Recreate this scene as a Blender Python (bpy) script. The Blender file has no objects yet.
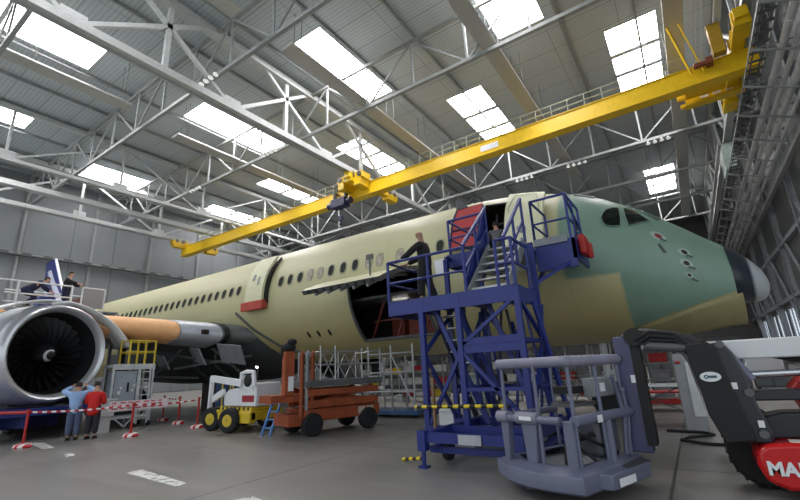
import bpy, bmesh, math, random
from mathutils import Vector, Matrix, Euler
random.seed(7)
SC = bpy.context.scene
COL = SC.collection
PI = math.pi
# ------------------------------------------------------------------ camera
H = 1.7
FPX = 420.88
CAMR = Matrix(((0.8246943, 0.19099515, 0.53235341),
               (0.5636531, -0.19994451, -0.80144705),
               (-0.04663136, 0.96101147, -0.27254811)))
cam_d = bpy.data.cameras.new('camera'); cam = bpy.data.objects.new('camera', cam_d); COL.objects.link(cam)
cam.matrix_world = Matrix.Translation((0, 0, H)) @ CAMR.to_4x4()
cam_d.sensor_width = 36; cam_d.lens = FPX / 800 * 36; cam_d.clip_end = 500; cam_d.clip_start = 0.05
SC.camera = cam
# ------------------------------------------------------------------ light
SKY_STRENGTH = 1.0        # grey daylight through the unseen front, left open to let light in
SKYLIGHT = 22.0            # translucent roof lights
w = bpy.data.worlds.new('World'); SC.world = w; w.use_nodes = True
bg = w.node_tree.nodes['Background']; bg.inputs[0].default_value = (0.86, 0.93, 1.0, 1); bg.inputs[1].default_value = SKY_STRENGTH
SC.view_settings.view_transform = 'Standard'; SC.view_settings.look = 'None'
SC.view_settings.exposure = 0.12; SC.view_settings.gamma = 1.0; SC.view_settings.use_curve_mapping = False
# ------------------------------------------------------------------ materials
def lin(c):
    return tuple(((x / 255) / 12.92 if x / 255 <= 0.04045 else ((x / 255 + 0.055) / 1.055) ** 2.4) for x in c)
MATS = {}
def mat(name, c, rough=0.5, metal=0.0, var=0.12, scale=3.0, emit=None, spec=0.5, bump=0.0, alpha=None, trans=0):
    if name in MATS: return MATS[name]
    m = bpy.data.materials.new(name); m.use_nodes = True; nt = m.node_tree; b = nt.nodes['Principled BSDF']
    col = lin(c)
    b.inputs['Roughness'].default_value = rough; b.inputs['Metallic'].default_value = metal
    b.inputs['Specular IOR Level'].default_value = spec
    if trans: b.inputs['Transmission Weight'].default_value = trans
    if var:
        tc = nt.nodes.new('ShaderNodeTexCoord'); n = nt.nodes.new('ShaderNodeTexNoise'); n.inputs['Scale'].default_value = scale; n.inputs['Detail'].default_value = 5
        r = nt.nodes.new('ShaderNodeValToRGB'); nt.links.new(tc.outputs['Object'], n.inputs['Vector']); nt.links.new(n.outputs['Fac'], r.inputs[0])
        r.color_ramp.elements[0].position = 0.3; r.color_ramp.elements[1].position = 0.7
        r.color_ramp.elements[0].color = tuple(x * (1 - var) for x in col) + (1,); r.color_ramp.elements[1].color = tuple(min(1, x * (1 + var)) for x in col) + (1,)
        nt.links.new(r.outputs[0], b.inputs['Base Color'])
        if bump:
            bp = nt.nodes.new('ShaderNodeBump'); bp.inputs['Strength'].default_value = bump; nt.links.new(n.outputs['Fac'], bp.inputs['Height']); nt.links.new(bp.outputs[0], b.inputs['Normal'])
    else:
        b.inputs['Base Color'].default_value = col + (1,)
    if emit is not None:
        b.inputs['Emission Color'].default_value = lin(c) + (1,); b.inputs['Emission Strength'].default_value = emit
    MATS[name] = m
    return m
def stripes(name, c1, c2, axis, period, duty=0.5, rough=0.5, diag=None):
    m = bpy.data.materials.new(name); m.use_nodes = True; nt = m.node_tree; b = nt.nodes['Principled BSDF']; b.inputs['Roughness'].default_value = rough
    tc = nt.nodes.new('ShaderNodeTexCoord'); d = nt.nodes.new('ShaderNodeVectorMath'); d.operation = 'DOT_PRODUCT'; d.inputs[1].default_value = axis
    nt.links.new(tc.outputs['Object'], d.inputs[0])
    a = nt.nodes.new('ShaderNodeMath'); a.operation = 'DIVIDE'; a.inputs[1].default_value = period; nt.links.new(d.outputs['Value'], a.inputs[0])
    f = nt.nodes.new('ShaderNodeMath'); f.operation = 'FRACT'; nt.links.new(a.outputs[0], f.inputs[0])
    g = nt.nodes.new('ShaderNodeMath'); g.operation = 'GREATER_THAN'; g.inputs[1].default_value = duty; nt.links.new(f.outputs[0], g.inputs[0])
    x = nt.nodes.new('ShaderNodeMix'); x.data_type = 'RGBA'; nt.links.new(g.outputs[0], x.inputs['Factor']); x.inputs['A'].default_value = lin(c1) + (1,); x.inputs['B'].default_value = lin(c2) + (1,)
    nt.links.new(x.outputs['Result'], b.inputs['Base Color'])
    return m
class N:
    """tiny node-writing helper"""
    def __init__(s, name, rough=0.5):
        s.m = bpy.data.materials.new(name); s.m.use_nodes = True; s.nt = s.m.node_tree; s.b = s.nt.nodes['Principled BSDF']; s.b.inputs['Roughness'].default_value = rough
        s.tc = s.nt.nodes.new('ShaderNodeTexCoord'); s.sep = s.nt.nodes.new('ShaderNodeSeparateXYZ'); s.nt.links.new(s.tc.outputs['Object'], s.sep.inputs[0])
        s.x, s.y, s.z = s.sep.outputs
        s.obj = s.tc.outputs['Object']
    def put(s, sock, v):
        if hasattr(v, 'is_linked'): s.nt.links.new(v, sock)
        else: sock.default_value = v
    def math(s, op, a, b=0.0, c=0.0):
        n = s.nt.nodes.new('ShaderNodeMath'); n.operation = op; s.put(n.inputs[0], a); s.put(n.inputs[1], b); s.put(n.inputs[2], c); return n.outputs[0]
    def noise(s, scale, detail=4, vec=None, rough=0.55):
        n = s.nt.nodes.new('ShaderNodeTexNoise'); n.inputs['Scale'].default_value = scale; n.inputs['Detail'].default_value = detail; n.inputs['Roughness'].default_value = rough
        s.nt.links.new(vec if vec is not None else s.obj, n.inputs['Vector']); return n.outputs['Fac']
    def mapped(s, sc):
        n = s.nt.nodes.new('ShaderNodeMapping'); n.inputs['Scale'].default_value = sc; s.nt.links.new(s.obj, n.inputs['Vector']); return n.outputs[0]
    def mix(s, f, a, b):
        n = s.nt.nodes.new('ShaderNodeMix'); n.data_type = 'RGBA'; s.put(n.inputs['Factor'], f)
        for k, v in (('A', a), ('B', b)):
            if isinstance(v, tuple): n.inputs[k].default_value = lin(v) + (1,)
            else: s.nt.links.new(v, n.inputs[k])
        return n.outputs['Result']
    def step(s, v, e, soft):
        n = s.nt.nodes.new('ShaderNodeMapRange'); n.clamp = True; s.nt.links.new(v, n.inputs[0]); n.inputs[1].default_value = e - soft; n.inputs[2].default_value = e + soft; return n.outputs[0]
    def out(s, col, rough=None):
        s.nt.links.new(col, s.b.inputs['Base Color'])
        if rough is not None: s.put(s.b.inputs['Roughness'], rough)
        return s.m
# ------------------------------------------------------------------ mesh builder
class MB:
    def __init__(s): s.v = []; s.f = []; s.mi = []; s.k = 0
    def add(s, vs, fs):
        o = len(s.v); s.v += [Vector(p) for p in vs]; s.f += [tuple(i + o for i in f) for f in fs]; s.mi += [s.k] * len(fs); return s
    def box(s, c, d, R=None):
        x, y, z = (t / 2 for t in d); c = Vector(c); R = R or Matrix.Identity(3)
        vs = [c + R @ Vector((a * x, b * y, e * z)) for a in (-1, 1) for b in (-1, 1) for e in (-1, 1)]
        return s.add(vs, [(0, 1, 3, 2), (4, 6, 7, 5), (0, 4, 5, 1), (2, 3, 7, 6), (0, 2, 6, 4), (1, 5, 7, 3)])
    def bb(s, a, b):
        return s.box([(i + j) / 2 for i, j in zip(a, b)], [abs(j - i) for i, j in zip(a, b)])
    def bar(s, p, q, w, h=None, up=(0, 0, 1)):
        h = h or w; p = Vector(p); q = Vector(q); d = q - p; L = d.length; d.normalize(); up = Vector(up)
        if abs(d.dot(up)) > 0.98: up = Vector((0, 1, 0))
        a = d.cross(up).normalized(); b = a.cross(d).normalized(); R = Matrix((a, d, b)).transposed()
        return s.box((p + q) / 2, (w, L, h), R)
    def tube(s, p, q, r, r2=None, n=10, cap=True):
        r2 = r if r2 is None else r2; p = Vector(p); q = Vector(q); d = (q - p).normalized()
        a = d.cross(Vector((0, 0, 1)) if abs(d.z) < 0.95 else Vector((1, 0, 0))).normalized(); b = d.cross(a)
        vs = []
        for i in range(n):
            t = 2 * PI * i / n; e = a * math.cos(t) + b * math.sin(t); vs += [p + e * r, q + e * r2]
        fs = [(2 * i, 2 * i + 1, (2 * i + 3) % (2 * n), (2 * i + 2) % (2 * n)) for i in range(n)]
        if cap: fs += [tuple(2 * i for i in range(n)), tuple(2 * i + 1 for i in reversed(range(n)))]
        return s.add(vs, fs)
    def path(s, pts, r, n=8):
        pts = [Vector(p) for p in pts]; rows = []; pa = None
        for i, p in enumerate(pts):
            d = (pts[min(i + 1, len(pts) - 1)] - pts[max(i - 1, 0)]).normalized()
            if pa is None: a = d.cross(Vector((0, 0, 1)) if abs(d.z) < 0.9 else Vector((1, 0, 0))).normalized()
            else: a = (pa - d * pa.dot(d)).normalized()
            pa = a; b = d.cross(a); rr = r[i] if isinstance(r, (list, tuple)) else r
            rows.append([p + (a * math.cos(2 * PI * k / n) + b * math.sin(2 * PI * k / n)) * rr for k in range(n)])
        vs = [v for row in rows for v in row]; fs = []
        for i in range(len(rows) - 1):
            for k in range(n): fs.append((i * n + k, i * n + (k + 1) % n, (i + 1) * n + (k + 1) % n, (i + 1) * n + k))
        fs += [tuple(reversed(range(n))), tuple((len(rows) - 1) * n + k for k in range(n))]
        return s.add(vs, fs)
    def prism(s, poly, off):
        off = Vector(off); n = len(poly); a = [Vector(p) for p in poly]; b = [p + off for p in a]
        return s.add(a + b, [tuple(range(n)), tuple(reversed(range(n, 2 * n)))] + [((i + 1) % n, i, i + n, (i + 1) % n + n) for i in range(n)])
    def grid(s, rows, close=False, skip=None):
        m = len(rows); n = len(rows[0]); vs = [p for r in rows for p in r]; fs = []
        for i in range(m - 1):
            for k in range(n if close else n - 1):
                if skip and skip(i, k): continue
                fs.append((i * n + k, i * n + (k + 1) % n, (i + 1) * n + (k + 1) % n, (i + 1) * n + k))
        return s.add(vs, fs)
    def lathe(s, prof, c, axis=(0, 0, 1), n=24, cap=False):
        c = Vector(c); d = Vector(axis).normalized(); a = d.cross(Vector((0, 0, 1)) if abs(d.z) < 0.9 else Vector((1, 0, 0))).normalized(); b = d.cross(a)
        rows = [[c + d * t + (a * math.cos(2 * PI * k / n) + b * math.sin(2 * PI * k / n)) * r for k in range(n)] for t, r in prof]
        s.grid(rows, close=True)
        if cap:
            o = len(s.v); s.f += [tuple(range(o - n, o)), tuple(reversed(range(o - n * len(prof), o - n * len(prof) + n)))]; s.mi += [s.k] * 2
        return s
    def ball(s, c, r, n=12, m=8):
        r = r if isinstance(r, (tuple, list)) else (r, r, r); c = Vector(c)
        rows = [[c + Vector((r[0] * math.sin(PI * i / m) * math.cos(2 * PI * k / n), r[1] * math.sin(PI * i / m) * math.sin(2 * PI * k / n), r[2] * math.cos(PI * i / m))) for k in range(n)] for i in range(m + 1)]
        return s.grid(rows, close=True)
    def build(s, name, mats, parent=None, bevel=0.0, angle=35, solid=0.0):
        me = bpy.data.meshes.new(name); inv = W[parent].inverted() if parent else Matrix.Identity(4)
        me.from_pydata([tuple(inv @ v) for v in s.v], [], s.f)
        if not isinstance(mats, (list, tuple)): mats = [mats]
        for m in mats: me.materials.append(m)
        for p, k in zip(me.polygons, s.mi): p.material_index = min(k, len(mats) - 1)
        bm = bmesh.new(); bm.from_mesh(me); bmesh.ops.remove_doubles(bm, verts=bm.verts, dist=1e-5); bmesh.ops.recalc_face_normals(bm, faces=bm.faces); bm.to_mesh(me); bm.free()
        me.polygons.foreach_set('use_smooth', [True] * len(me.polygons)); me.set_sharp_from_angle(angle=math.radians(angle))
        o = bpy.data.objects.new(name, me); COL.objects.link(o); W[o] = Matrix.Identity(4)
        if parent: o.parent = parent; W[o] = W[parent].copy()
        if solid:
            md = o.modifiers.new('thickness', 'SOLIDIFY'); md.thickness = solid; md.offset = 0
        if bevel:
            md = o.modifiers.new('bevel', 'BEVEL'); md.width = bevel; md.segments = 2; md.limit_method = 'ANGLE'
        return o
W = {}
def tag(o, label, cat, group=None):
    o['label'] = label; o['category'] = cat
    if group: o['group'] = group
    return o
def thing(name, label, cat, loc=(0, 0, 0), group=None, rz=0.0):
    o = bpy.data.objects.new(name, None); COL.objects.link(o); o.location = loc; o.rotation_euler = (0, 0, rz); o.empty_display_size = 0.2
    W[o] = Matrix.Translation(loc) @ Matrix.Rotation(rz, 4, 'Z')
    return tag(o, label, cat, group)
def structure(o): o['kind'] = 'structure'; return o
def copy_tree(o, loc=None, rz=None, label=None, parent=None):
    c = o.copy(); COL.objects.link(c)
    if parent: c.parent = parent
    if loc is not None: c.location = loc
    if rz is not None: c.rotation_euler = (0, 0, rz)
    if label: c['label'] = label
    for ch in o.children: copy_tree(ch, parent=c)
    return c
def one(mb, name, m, label, cat, group=None, base=None, **k):
    """a thing that is a single mesh, origin at its base"""
    if base is None:
        xs = [v.x for v in mb.v]; ys = [v.y for v in mb.v]; base = ((min(xs) + max(xs)) / 2, (min(ys) + max(ys)) / 2, min(v.z for v in mb.v))
    base = Vector(base); mb.v = [v - base for v in mb.v]
    o = mb.build(name, m, **k); o.location = base; W[o] = Matrix.Translation(base)
    return tag(o, label, cat, group)
def text_mesh(s, size, name, m, parent, M, depth=0.004, bold=0.0):
    cu = bpy.data.curves.new(name, 'FONT'); cu.body = s; cu.size = size; cu.extrude = depth; cu.offset = bold
    t = bpy.data.objects.new(name + '_tmp', cu); COL.objects.link(t)
    me = bpy.data.meshes.new_from_object(t.evaluated_get(bpy.context.evaluated_depsgraph_get())); bpy.data.objects.remove(t)
    me.transform(W[parent].inverted() @ M); me.materials.clear(); me.materials.append(m)
    o = bpy.data.objects.new(name, me); COL.objects.link(o); o.parent = parent; W[o] = W[parent].copy(); return o
# ------------------------------------------------------------------ colours
steel = mat('light_grey_steel', (176, 180, 178), 0.5, var=0.08)
steel_mid = mat('mid_grey_steel', (136, 140, 138), 0.5)
steel_dark = mat('dark_grey_steel', (84, 86, 86), 0.5)
galv = mat('galvanised', (170, 172, 172), 0.35, 0.6)
yellow = mat('crane_yellow', (226, 186, 22), 0.4, var=0.06)
blue = mat('platform_blue', (30, 44, 116), 0.42, var=0.12)
navy = mat('navy_paint', (24, 30, 66), 0.4)
white = mat('white_paint', (222, 224, 226), 0.4, var=0.05)
black = mat('black_paint', (10, 10, 11), 0.6)
rubber = mat('rubber', (26, 26, 28), 0.8)
red = mat('red_paint', (178, 26, 24), 0.35)
orange = mat('orange_paint', (146, 68, 32), 0.55, var=0.25)
grey = mat('grey_paint', (128, 132, 136), 0.45)
glass_dark = mat('dark_glass', (22, 26, 28), 0.08, var=0)
chrome = mat('chrome', (190, 192, 196), 0.15, 1.0, var=0)
# ------------------------------------------------------------------ hall
XL, XR, YB, YF, ZR = -68.0, 10.0, -12.0, 100.0, 28.7
# floor
n = N('polished_concrete')
a = n.noise(0.35, 6); b = n.noise(2.2, 5); streak = n.noise(1.0, 4, n.mapped((0.25, 2.2, 1)))
c = n.mix(n.math('MULTIPLY', a, 1.0), (116, 114, 109), (140, 137, 131)); c = n.mix(n.math('MULTIPLY', b, 0.5), c, (110, 109, 107)); c = n.mix(n.math('MULTIPLY', streak, 0.3), c, (152, 149, 143))
jx = n.math('ABSOLUTE', n.math('SUBTRACT', n.math('FRACT', n.math('ADD', n.math('DIVIDE', n.x, 6.0), 0.6)), 0.5)); jy = n.math('ABSOLUTE', n.math('SUBTRACT', n.math('FRACT', n.math('ADD', n.math('DIVIDE', n.y, 6.0), 0.1)), 0.5))
j = n.math('LESS_THAN', n.math('MINIMUM', jx, jy), 0.0035)
c = n.mix(n.math('MULTIPLY', j, 0.8), c, (48, 47, 44))
M_floor = n.out(c, n.math('ADD', 0.2, n.math('MULTIPLY', streak, 0.25)))
m = MB(); m.bb((XL, YB, -0.2), (XR, YF, 0)); structure(m.build('floor', M_floor))
# ceiling deck: fine corrugation along X, sheet joints
n = N('roof_deck', 0.6)
ph = n.math('FRACT', n.math('DIVIDE', n.y, 0.33)); tri = n.math('ABSOLUTE', n.math('SUBTRACT', ph, 0.5))
c = n.mix(n.step(tri, 0.25, 0.12), (164, 172, 176), (180, 188, 191))
jy = n.math('LESS_THAN', n.math('FRACT', n.math('DIVIDE', n.y, 2.65)), 0.03); jx = n.math('LESS_THAN', n.math('FRACT', n.math('DIVIDE', n.x, 5.2)), 0.012)
c = n.mix(n.math('MULTIPLY', n.math('MAXIMUM', jx, jy), 0.6), c, (92, 96, 96)); c = n.mix(n.math('MULTIPLY', n.noise(0.25), 0.25), c, (144, 152, 156))
M_deck = n.out(c)
sky_mat = mat('roof_light', (250, 247, 250), 0.6, var=0, emit=SKYLIGHT)
SKYL = [(-37.9, -1, 11.2), (-22, -1, 7), (-53.5, -1, 11),
        (-22.0, 20, 30.3), (-38.2, 20, 30.6), (-6.9, 20, 30.3), (-60.5, 18.5, 26.0),
        (0.7, 35, 46), (-14.6, 35, 47.4), (-30.2, 35, 47.2), (-46.2, 35.4, 48), (-61.5, 36, 48),
        (0.7, 69, 80.5), (-30.0, 69, 80.5), (-61, 69, 80)]
hw = 1.95
xs = sorted({XL, XR} | {round(x + d * hw, 3) for x, _, _ in SKYL for d in (-1, 1)}); ys = sorted({YB, YF} | {y for s in SKYL for y in s[1:]})
m = MB()
inside = lambda x, y: any(abs(x - sx) < hw and y0 < y < y1 for sx, y0, y1 in SKYL)
for i in range(len(xs) - 1):
    run = None
    for k in range(len(ys) - 1):
        hole = inside((xs[i] + xs[i + 1]) / 2, (ys[k] + ys[k + 1]) / 2)
        if not hole and run is None: run = ys[k]
        if run is not None and (hole or k == len(ys) - 2):
            e = ys[k] if hole else ys[k + 1]; m.bb((xs[i], run, ZR), (xs[i + 1], e, ZR + 0.18)); run = None
CEIL = structure(m.build('ceiling', M_deck))
for i, (sx, y0, y1) in enumerate(SKYL):
    m = MB(); m.bb((sx - hw, y0, ZR + 0.1), (sx + hw, y1, ZR + 0.14)); o = structure(m.build('window_%d' % (i + 1), sky_mat))
    m = MB()
    for sx_ in (-1, 1): m.bb((sx + sx_ * hw - 0.05, y0, ZR - 0.06), (sx + sx_ * hw + 0.05, y1, ZR + 0.1))
    for yy in (y0, y1): m.bb((sx - hw, yy - 0.05, ZR - 0.06), (sx + hw, yy + 0.05, ZR + 0.1))
    if y0 > 30:
        for f in (.36, .66): yy = y0 + (y1 - y0) * f; m.bb((sx - hw, yy - .28, ZR - .05), (sx + hw, yy + .28, ZR + .09))
    m.build('window_frame', steel, o)
# purlins
m0 = None
for x in [XL + 1.6 + 5.2 * i for i in range(15)]:
    m = MB(); m.bb((x - 0.09, YB, ZR - 0.34), (x + 0.09, YF, ZR - 0.32)); m.bb((x - 0.02, YB, ZR - 0.32), (x + 0.02, YF, ZR)); m.build('purlin', steel_mid, CEIL)
# walls
n = N('left_wall_panel', 0.55)
g = n.math('LESS_THAN', n.math('FRACT', n.math('DIVIDE', n.y, 5.2)), 0.02); g2 = n.math('LESS_THAN', n.math('FRACT', n.math('DIVIDE', n.z, 6.0)), 0.015)
c = n.mix(n.math('MULTIPLY', n.noise(0.3), 0.6), (124, 129, 131), (104, 109, 111)); c = n.mix(n.math('MAXIMUM', g, g2), c, (80, 84, 84)); M_wl = n.out(c)
m = MB(); m.bb((XL - 0.3, YB, 0), (XL, YF, ZR)); WL = structure(m.build('wall_left', M_wl))
for y in [YB + 4 + 7.8 * i for i in range(14)]:
    m = MB(); m.bb((XL, y - 0.16, 0), (XL + 0.02, y + 0.16, ZR)); m.bb((XL, y - 0.03, 0), (XL + 0.34, y + 0.03, ZR)); m.bb((XL + 0.33, y - 0.16, 0), (XL + 0.36, y + 0.16, ZR)); m.build('column', steel_mid, WL)
n = N('right_wall_panel', 0.5)
g = n.math('LESS_THAN', n.math('FRACT', n.math('DIVIDE', n.y, 3.2)), 0.03)
c = n.mix(n.math('MULTIPLY', n.noise(0.4), 0.7), (92, 95, 94), (72, 76, 77)); c = n.mix(g, c, (58, 60, 60)); M_wr = n.out(c)
# right wall has a low band of daylight windows
WZ0, WZ1 = 2.2, 6.4
WIN = [(60, 67), (68.5, 76), (77.5, 85), (86.5, 94)]
DY = 13.0     # unseen side opening nearer than this, added to let daylight in
m = MB(); m.bb((XR, DY, 0), (XR + 0.3, YF, WZ0)); m.bb((XR, DY, WZ1), (XR + 0.3, YF, ZR)); m.bb((XR, YB, 16.0), (XR + .3, DY, ZR))
e = [DY] + [t for w_ in WIN for t in w_] + [YF]
for i in range(0, len(e), 2): m.bb((XR, e[i], WZ0), (XR + 0.3, e[i + 1], WZ1))
WRt = structure(m.build('wall_right', M_wr))
day = mat('daylight_pane', (214, 226, 240), 0.3, var=0, emit=0.75)
for i, (y0, y1) in enumerate(WIN):
    m = MB(); m.bb((XR + 0.1, y0, WZ0), (XR + 0.14, y1, WZ1)); o = structure(m.build('window_%d' % (20 + i), day))
    m = MB()
    for k in range(5): yy = y0 + (y1 - y0) * k / 4; m.bb((XR - 0.03, yy - 0.08, WZ0), (XR + 0.1, yy + 0.08, WZ1))
    for zz in (WZ0, WZ1): m.bb((XR - 0.03, y0, zz - 0.08), (XR + 0.1, y1, zz + 0.08))
    m.build('window_frame', grey, o)
for y in [17.5 + 10.4 * i for i in range(8)]:
    m = MB(); m.bb((XR - 0.5, y - 0.22, 0), (XR - 0.46, y + 0.22, ZR)); m.bb((XR - 0.5, y - 0.04, 0), (XR, y + 0.04, ZR)); m.bb((XR - 0.04, y - 0.22, 0), (XR, y + 0.22, ZR)); m.build('column', grey, WRt)
    m = MB(); m.bar((XR - 0.3, y + 0.3, 4), (XR - 0.3, y + 9.6, 14), 0.22, 0.22); m.build('brace', grey, WRt)
for z in (7.2, 12.5, 18.0): m = MB(); m.bb((XR - 0.42, YB if z > 16 else DY, z - 0.2), (XR - 0.02, YF, z + 0.2)); m.build('rail', grey, WRt)
n = N('far_wall_panel', 0.55)
g = n.math('LESS_THAN', n.math('FRACT', n.math('DIVIDE', n.z, 1.6)), 0.08); c = n.mix(n.math('MULTIPLY', n.noise(0.3), 0.6), (66, 65, 63), (52, 52, 51)); c = n.mix(g, c, (40, 39, 38))
m = MB(); m.bb((XL, YF, 0), (XR, YF + 0.3, ZR)); structure(m.build('wall_far', n.out(c)))
m = MB(); m.bb((XL + .36, YB + 1, 17.6), (XL + .9, YF - 1, 17.75)); m.bb((XL + .36, YB + 1, 17.75), (XL + .42, YF - 1, 18.1)); m.build('cable_shelf', steel_dark, WL)
for i in range(24):
    y = 10 + 2.2 * i; m = MB(); m.bb((XL + .6, y, 17.75), (XL + .85, y + 1.2, 17.95)); m.build('cable_bundle', steel_mid, WL)
# ------------------------------------------------------------------ roof trusses
def truss(name, label, P0, P1, depth, nb, cw, ww, mt, group, chord='box', star=False):
    P0 = Vector(P0); P1 = Vector(P1); t = thing(name, label, 'truss', P0, group); d = (P1 - P0) / nb; up = Vector((0, 0, depth)); side = (P1 - P0).cross(Vector((0, 0, 1))).normalized()
    m = MB()
    if chord == 'H':
        m.bar(P0 + side * cw * .5, P1 + side * cw * .5, 0.06, cw * 0.72); m.bar(P0 - side * cw * .5, P1 - side * cw * .5, 0.06, cw * 0.72); m.bar(P0, P1, cw, 0.06)
    else: m.bar(P0, P1, cw, cw)
    m.build('lower_chord', mt, t)
    m = MB(); m.bar(P0 + up, P1 + up, cw, cw * .8); m.build('upper_chord', mt, t)
    for i in range(nb + 1):
        po = d * .5 if star else d * 0
        if not (star and i == nb):
            m = MB(); m.bar(P0 + d * i + po, P0 + d * i + po + up, ww, ww * .8, side); m.build('post', mt, t)
        if chord == 'H':
            m = MB(); m.bar(P0 + d * i - d.normalized() * 0.7 + Vector((0, 0, .45)), P0 + d * i + d.normalized() * 0.7 + Vector((0, 0, .45)), ww * 0.4, 1.0); m.build('gusset_plate', mt, t)
    for i in range(nb):
        A = P0 + d * i; B = A + d
        if star:
            m = MB(); m.bar(A, A + d * .75 + up, ww * .8, ww * .8, side); m.build('diagonal', mt, t)
            m = MB(); m.bar(B - d * .75 + up, B, ww * .8, ww * .8, side)
        else:
            m = MB(); m.bar(A + (up if i % 2 else up * 0), B + (up * 0 if i % 2 else up), ww * .8, ww * .8, side)
        m.build('diagonal', mt, t)
    return t
proto = None
for y in (4.9, 15.1, 25.3, 48.0, 59.0, 70.0, 81.0):
    if proto is None:
        proto = truss('cross_truss', 'grey lattice roof truss spanning the hall crosswise under the roof deck', (XL + .7, y, 23.7), (XR - .8, y, 23.7), 4.3, 16, 0.28, 0.17, steel_mid, 'crosswise roof trusses')
    else: copy_tree(proto, (XL + .7, y, 23.7))
truss('crane_runway_truss', 'broad light grey truss over the middle of the yellow crane', (-26.6, -4.4, 22.15), (-26.6, 91.9, 22.15), 5.8, 9, 0.75, 0.34, steel, None, 'H', True)
truss('crane_runway_truss', 'grey lattice truss carrying the far left end of the yellow crane', (-61.6, YB + 1.2, 22.15), (-61.6, YF - 1.2, 22.15), 5.8, 11, 0.7, 0.3, steel, None, 'H')
truss('crane_runway_truss', 'grey lattice truss beside the right wall above the cable trays', (6.6, YB + 1.2, 22.15), (6.6, YF - 1.2, 22.15), 5.8, 15, 0.5, 0.28, steel, None, 'H')
truss('lengthwise_truss', 'pale grey lattice truss between the middle and far left crane runways', (-50.6, YB + 1.2, 22.7), (-50.6, YF - 1.2, 22.7), 5.4, 11, 0.5, 0.22, steel, None, 'H')
m = MB(); m.bb((-57.4, YB + 1, 22.6), (-56.9, YF - 1, 23.2)); m.bb((-57.6, YB + 1, 22.55), (-56.7, YF - 1, 22.62)); one(m, 'roof_beam', steel, 'long pale grey beam running lengthwise near the left wall', 'beam')
# radiant heaters
cream_sheet = mat('cream_sheet', (166, 166, 160), 0.5, var=0.05)
for x, y0, y1, lab in [(3.2, 19, 84, 'long beige ceiling heating panel nearest the right wall'), (-8.4, 2, 55, 'beige ceiling heating panel meeting the yellow crane left of its right end'),
                       (-20.3, 17, 49, 'beige ceiling heating panel running down behind the middle crane trolley'), (-20.6, -6, 13, 'short beige ceiling heating panel at the top edge, cut off by the frame'),
                       (-36.6, -6, 13.6, 'short beige ceiling heating panel at the upper left over the big truss'), (-38.0, 18.4, 42.5, 'beige ceiling heating panel farther left beyond the big truss')]:
    t = thing('radiant_heater', lab, 'heater', (x, (y0 + y1) / 2, 24.6), 'beige radiant heating panels under the roof')
    m = MB(); P = [(x - .62, y0, 24.72), (x - .58, y0, 24.62), (x + .58, y0, 24.62), (x + .62, y0, 24.72), (x + .5, y0, 24.9), (x - .5, y0, 24.9)]; m.prism(P, (0, y1 - y0, 0)); m.build('panel', cream_sheet, t)
    yy = y0 + 1
    while yy < y1:
        m = MB(); m.tube((x - .4, yy, 24.85), (x - .4, yy, ZR), 0.025, n=5); m.tube((x + .4, yy, 24.85), (x + .4, yy, ZR), 0.025, n=5); m.build('hanger', steel_dark, t); yy += 6
# lamp clusters under the trusses
lamp_face = mat('lamp_reflector', (240, 242, 238), 0.3, var=0, emit=0.5)
YT = lambda y: min((4.9, 15.1, 25.3, 48.0), key=lambda t_: abs(t_ - y))
def lampbar(x, y, z, lab):
    t = thing('floodlight_bar', lab, 'lamp', (x, y, z), 'floodlight bars under the roof trusses')
    m = MB(); m.bar((x - 1.0, y, z), (x + 1.0, y, z), 0.08); m.tube((x, y, z), (x, YT(y), z + .3), 0.04, n=6); m.build('bar', steel_dark, t)
    for k in range(4):
        xx = x - .9 + .6 * k; m = MB(); m.lathe([(0, .06), (.12, .1), (.3, .22), (.32, .22)], (xx, y, z - .02), (0, -.3, -1), 10); h = m.build('lamp_head', steel, t)
        m = MB(); m.lathe([(.31, .01), (.31, .2)], (xx, y, z - .02), (0, -.3, -1), 10); m.build('lens', lamp_face, h)
# ------------------------------------------------------------------ crane
GY, GZ0, GZ1 = 33.0, 19.95, 21.24
cr = thing('overhead_crane', 'yellow overhead travelling crane spanning the hall above the aircraft', 'crane', (-27, GY, GZ0))
m = MB(); m.bb((-62.3, GY, GZ0), (7.2, GY + .8, GZ1)); m.bb((-62.3, GY - .1, GZ0 - .06), (7.2, GY + .9, GZ0)); m.bb((-62.3, GY - .1, GZ1), (7.2, GY + .9, GZ1 + .06)); G = m.build('girder', yellow, cr)
m = MB()
for x0, x1 in ((-58, -30), (-23, 3)):
    for zz in (.6, 1.15): m.bar((x0, GY + .05, GZ1 + zz), (x1, GY + .05, GZ1 + zz), .05)
    x = x0
    while x <= x1: m.bar((x, GY + .05, GZ1), (x, GY + .05, GZ1 + 1.15), .05); x += 1.3
m.build('walkway_railing', mat('rail_olive', (150, 152, 128), .5), cr)
def endtruck(x, y0, y1, z):
    m = MB(); m.bb((x - .35, y0, z), (x + .35, y1, z + .7)); m.bb((x - .45, y0 + .3, z - .35), (x + .45, y0 + 2, z + .02)); m.bb((x - .45, y1 - 2, z - .35), (x + .45, y1 - .3, z + .02)); e = m.build('end_truck', yellow, cr)
    for yy in (y0 + .6, y0 + 1.6, y1 - 1.6, y1 - .6):
        m = MB(); m.tube((x - .42, yy, z + .62), (x + .42, yy, z + .62), .26, n=12); m.build('wheel', steel_dark, e)
    for k in range(5): yy = y0 + .4 + (y1 - y0 - .8) * k / 4; m = MB(); m.bb((x - .46, yy - .06, z - .02), (x + .46, yy + .06, z + .74)); m.build('stiffener', yellow, e)
endtruck(6.2, 29.2, 41.5, 21.3); endtruck(-26.6, 30.6, 39.5, 21.3); endtruck(-61.6, 31.0, 38.5, 21.3)
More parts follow.
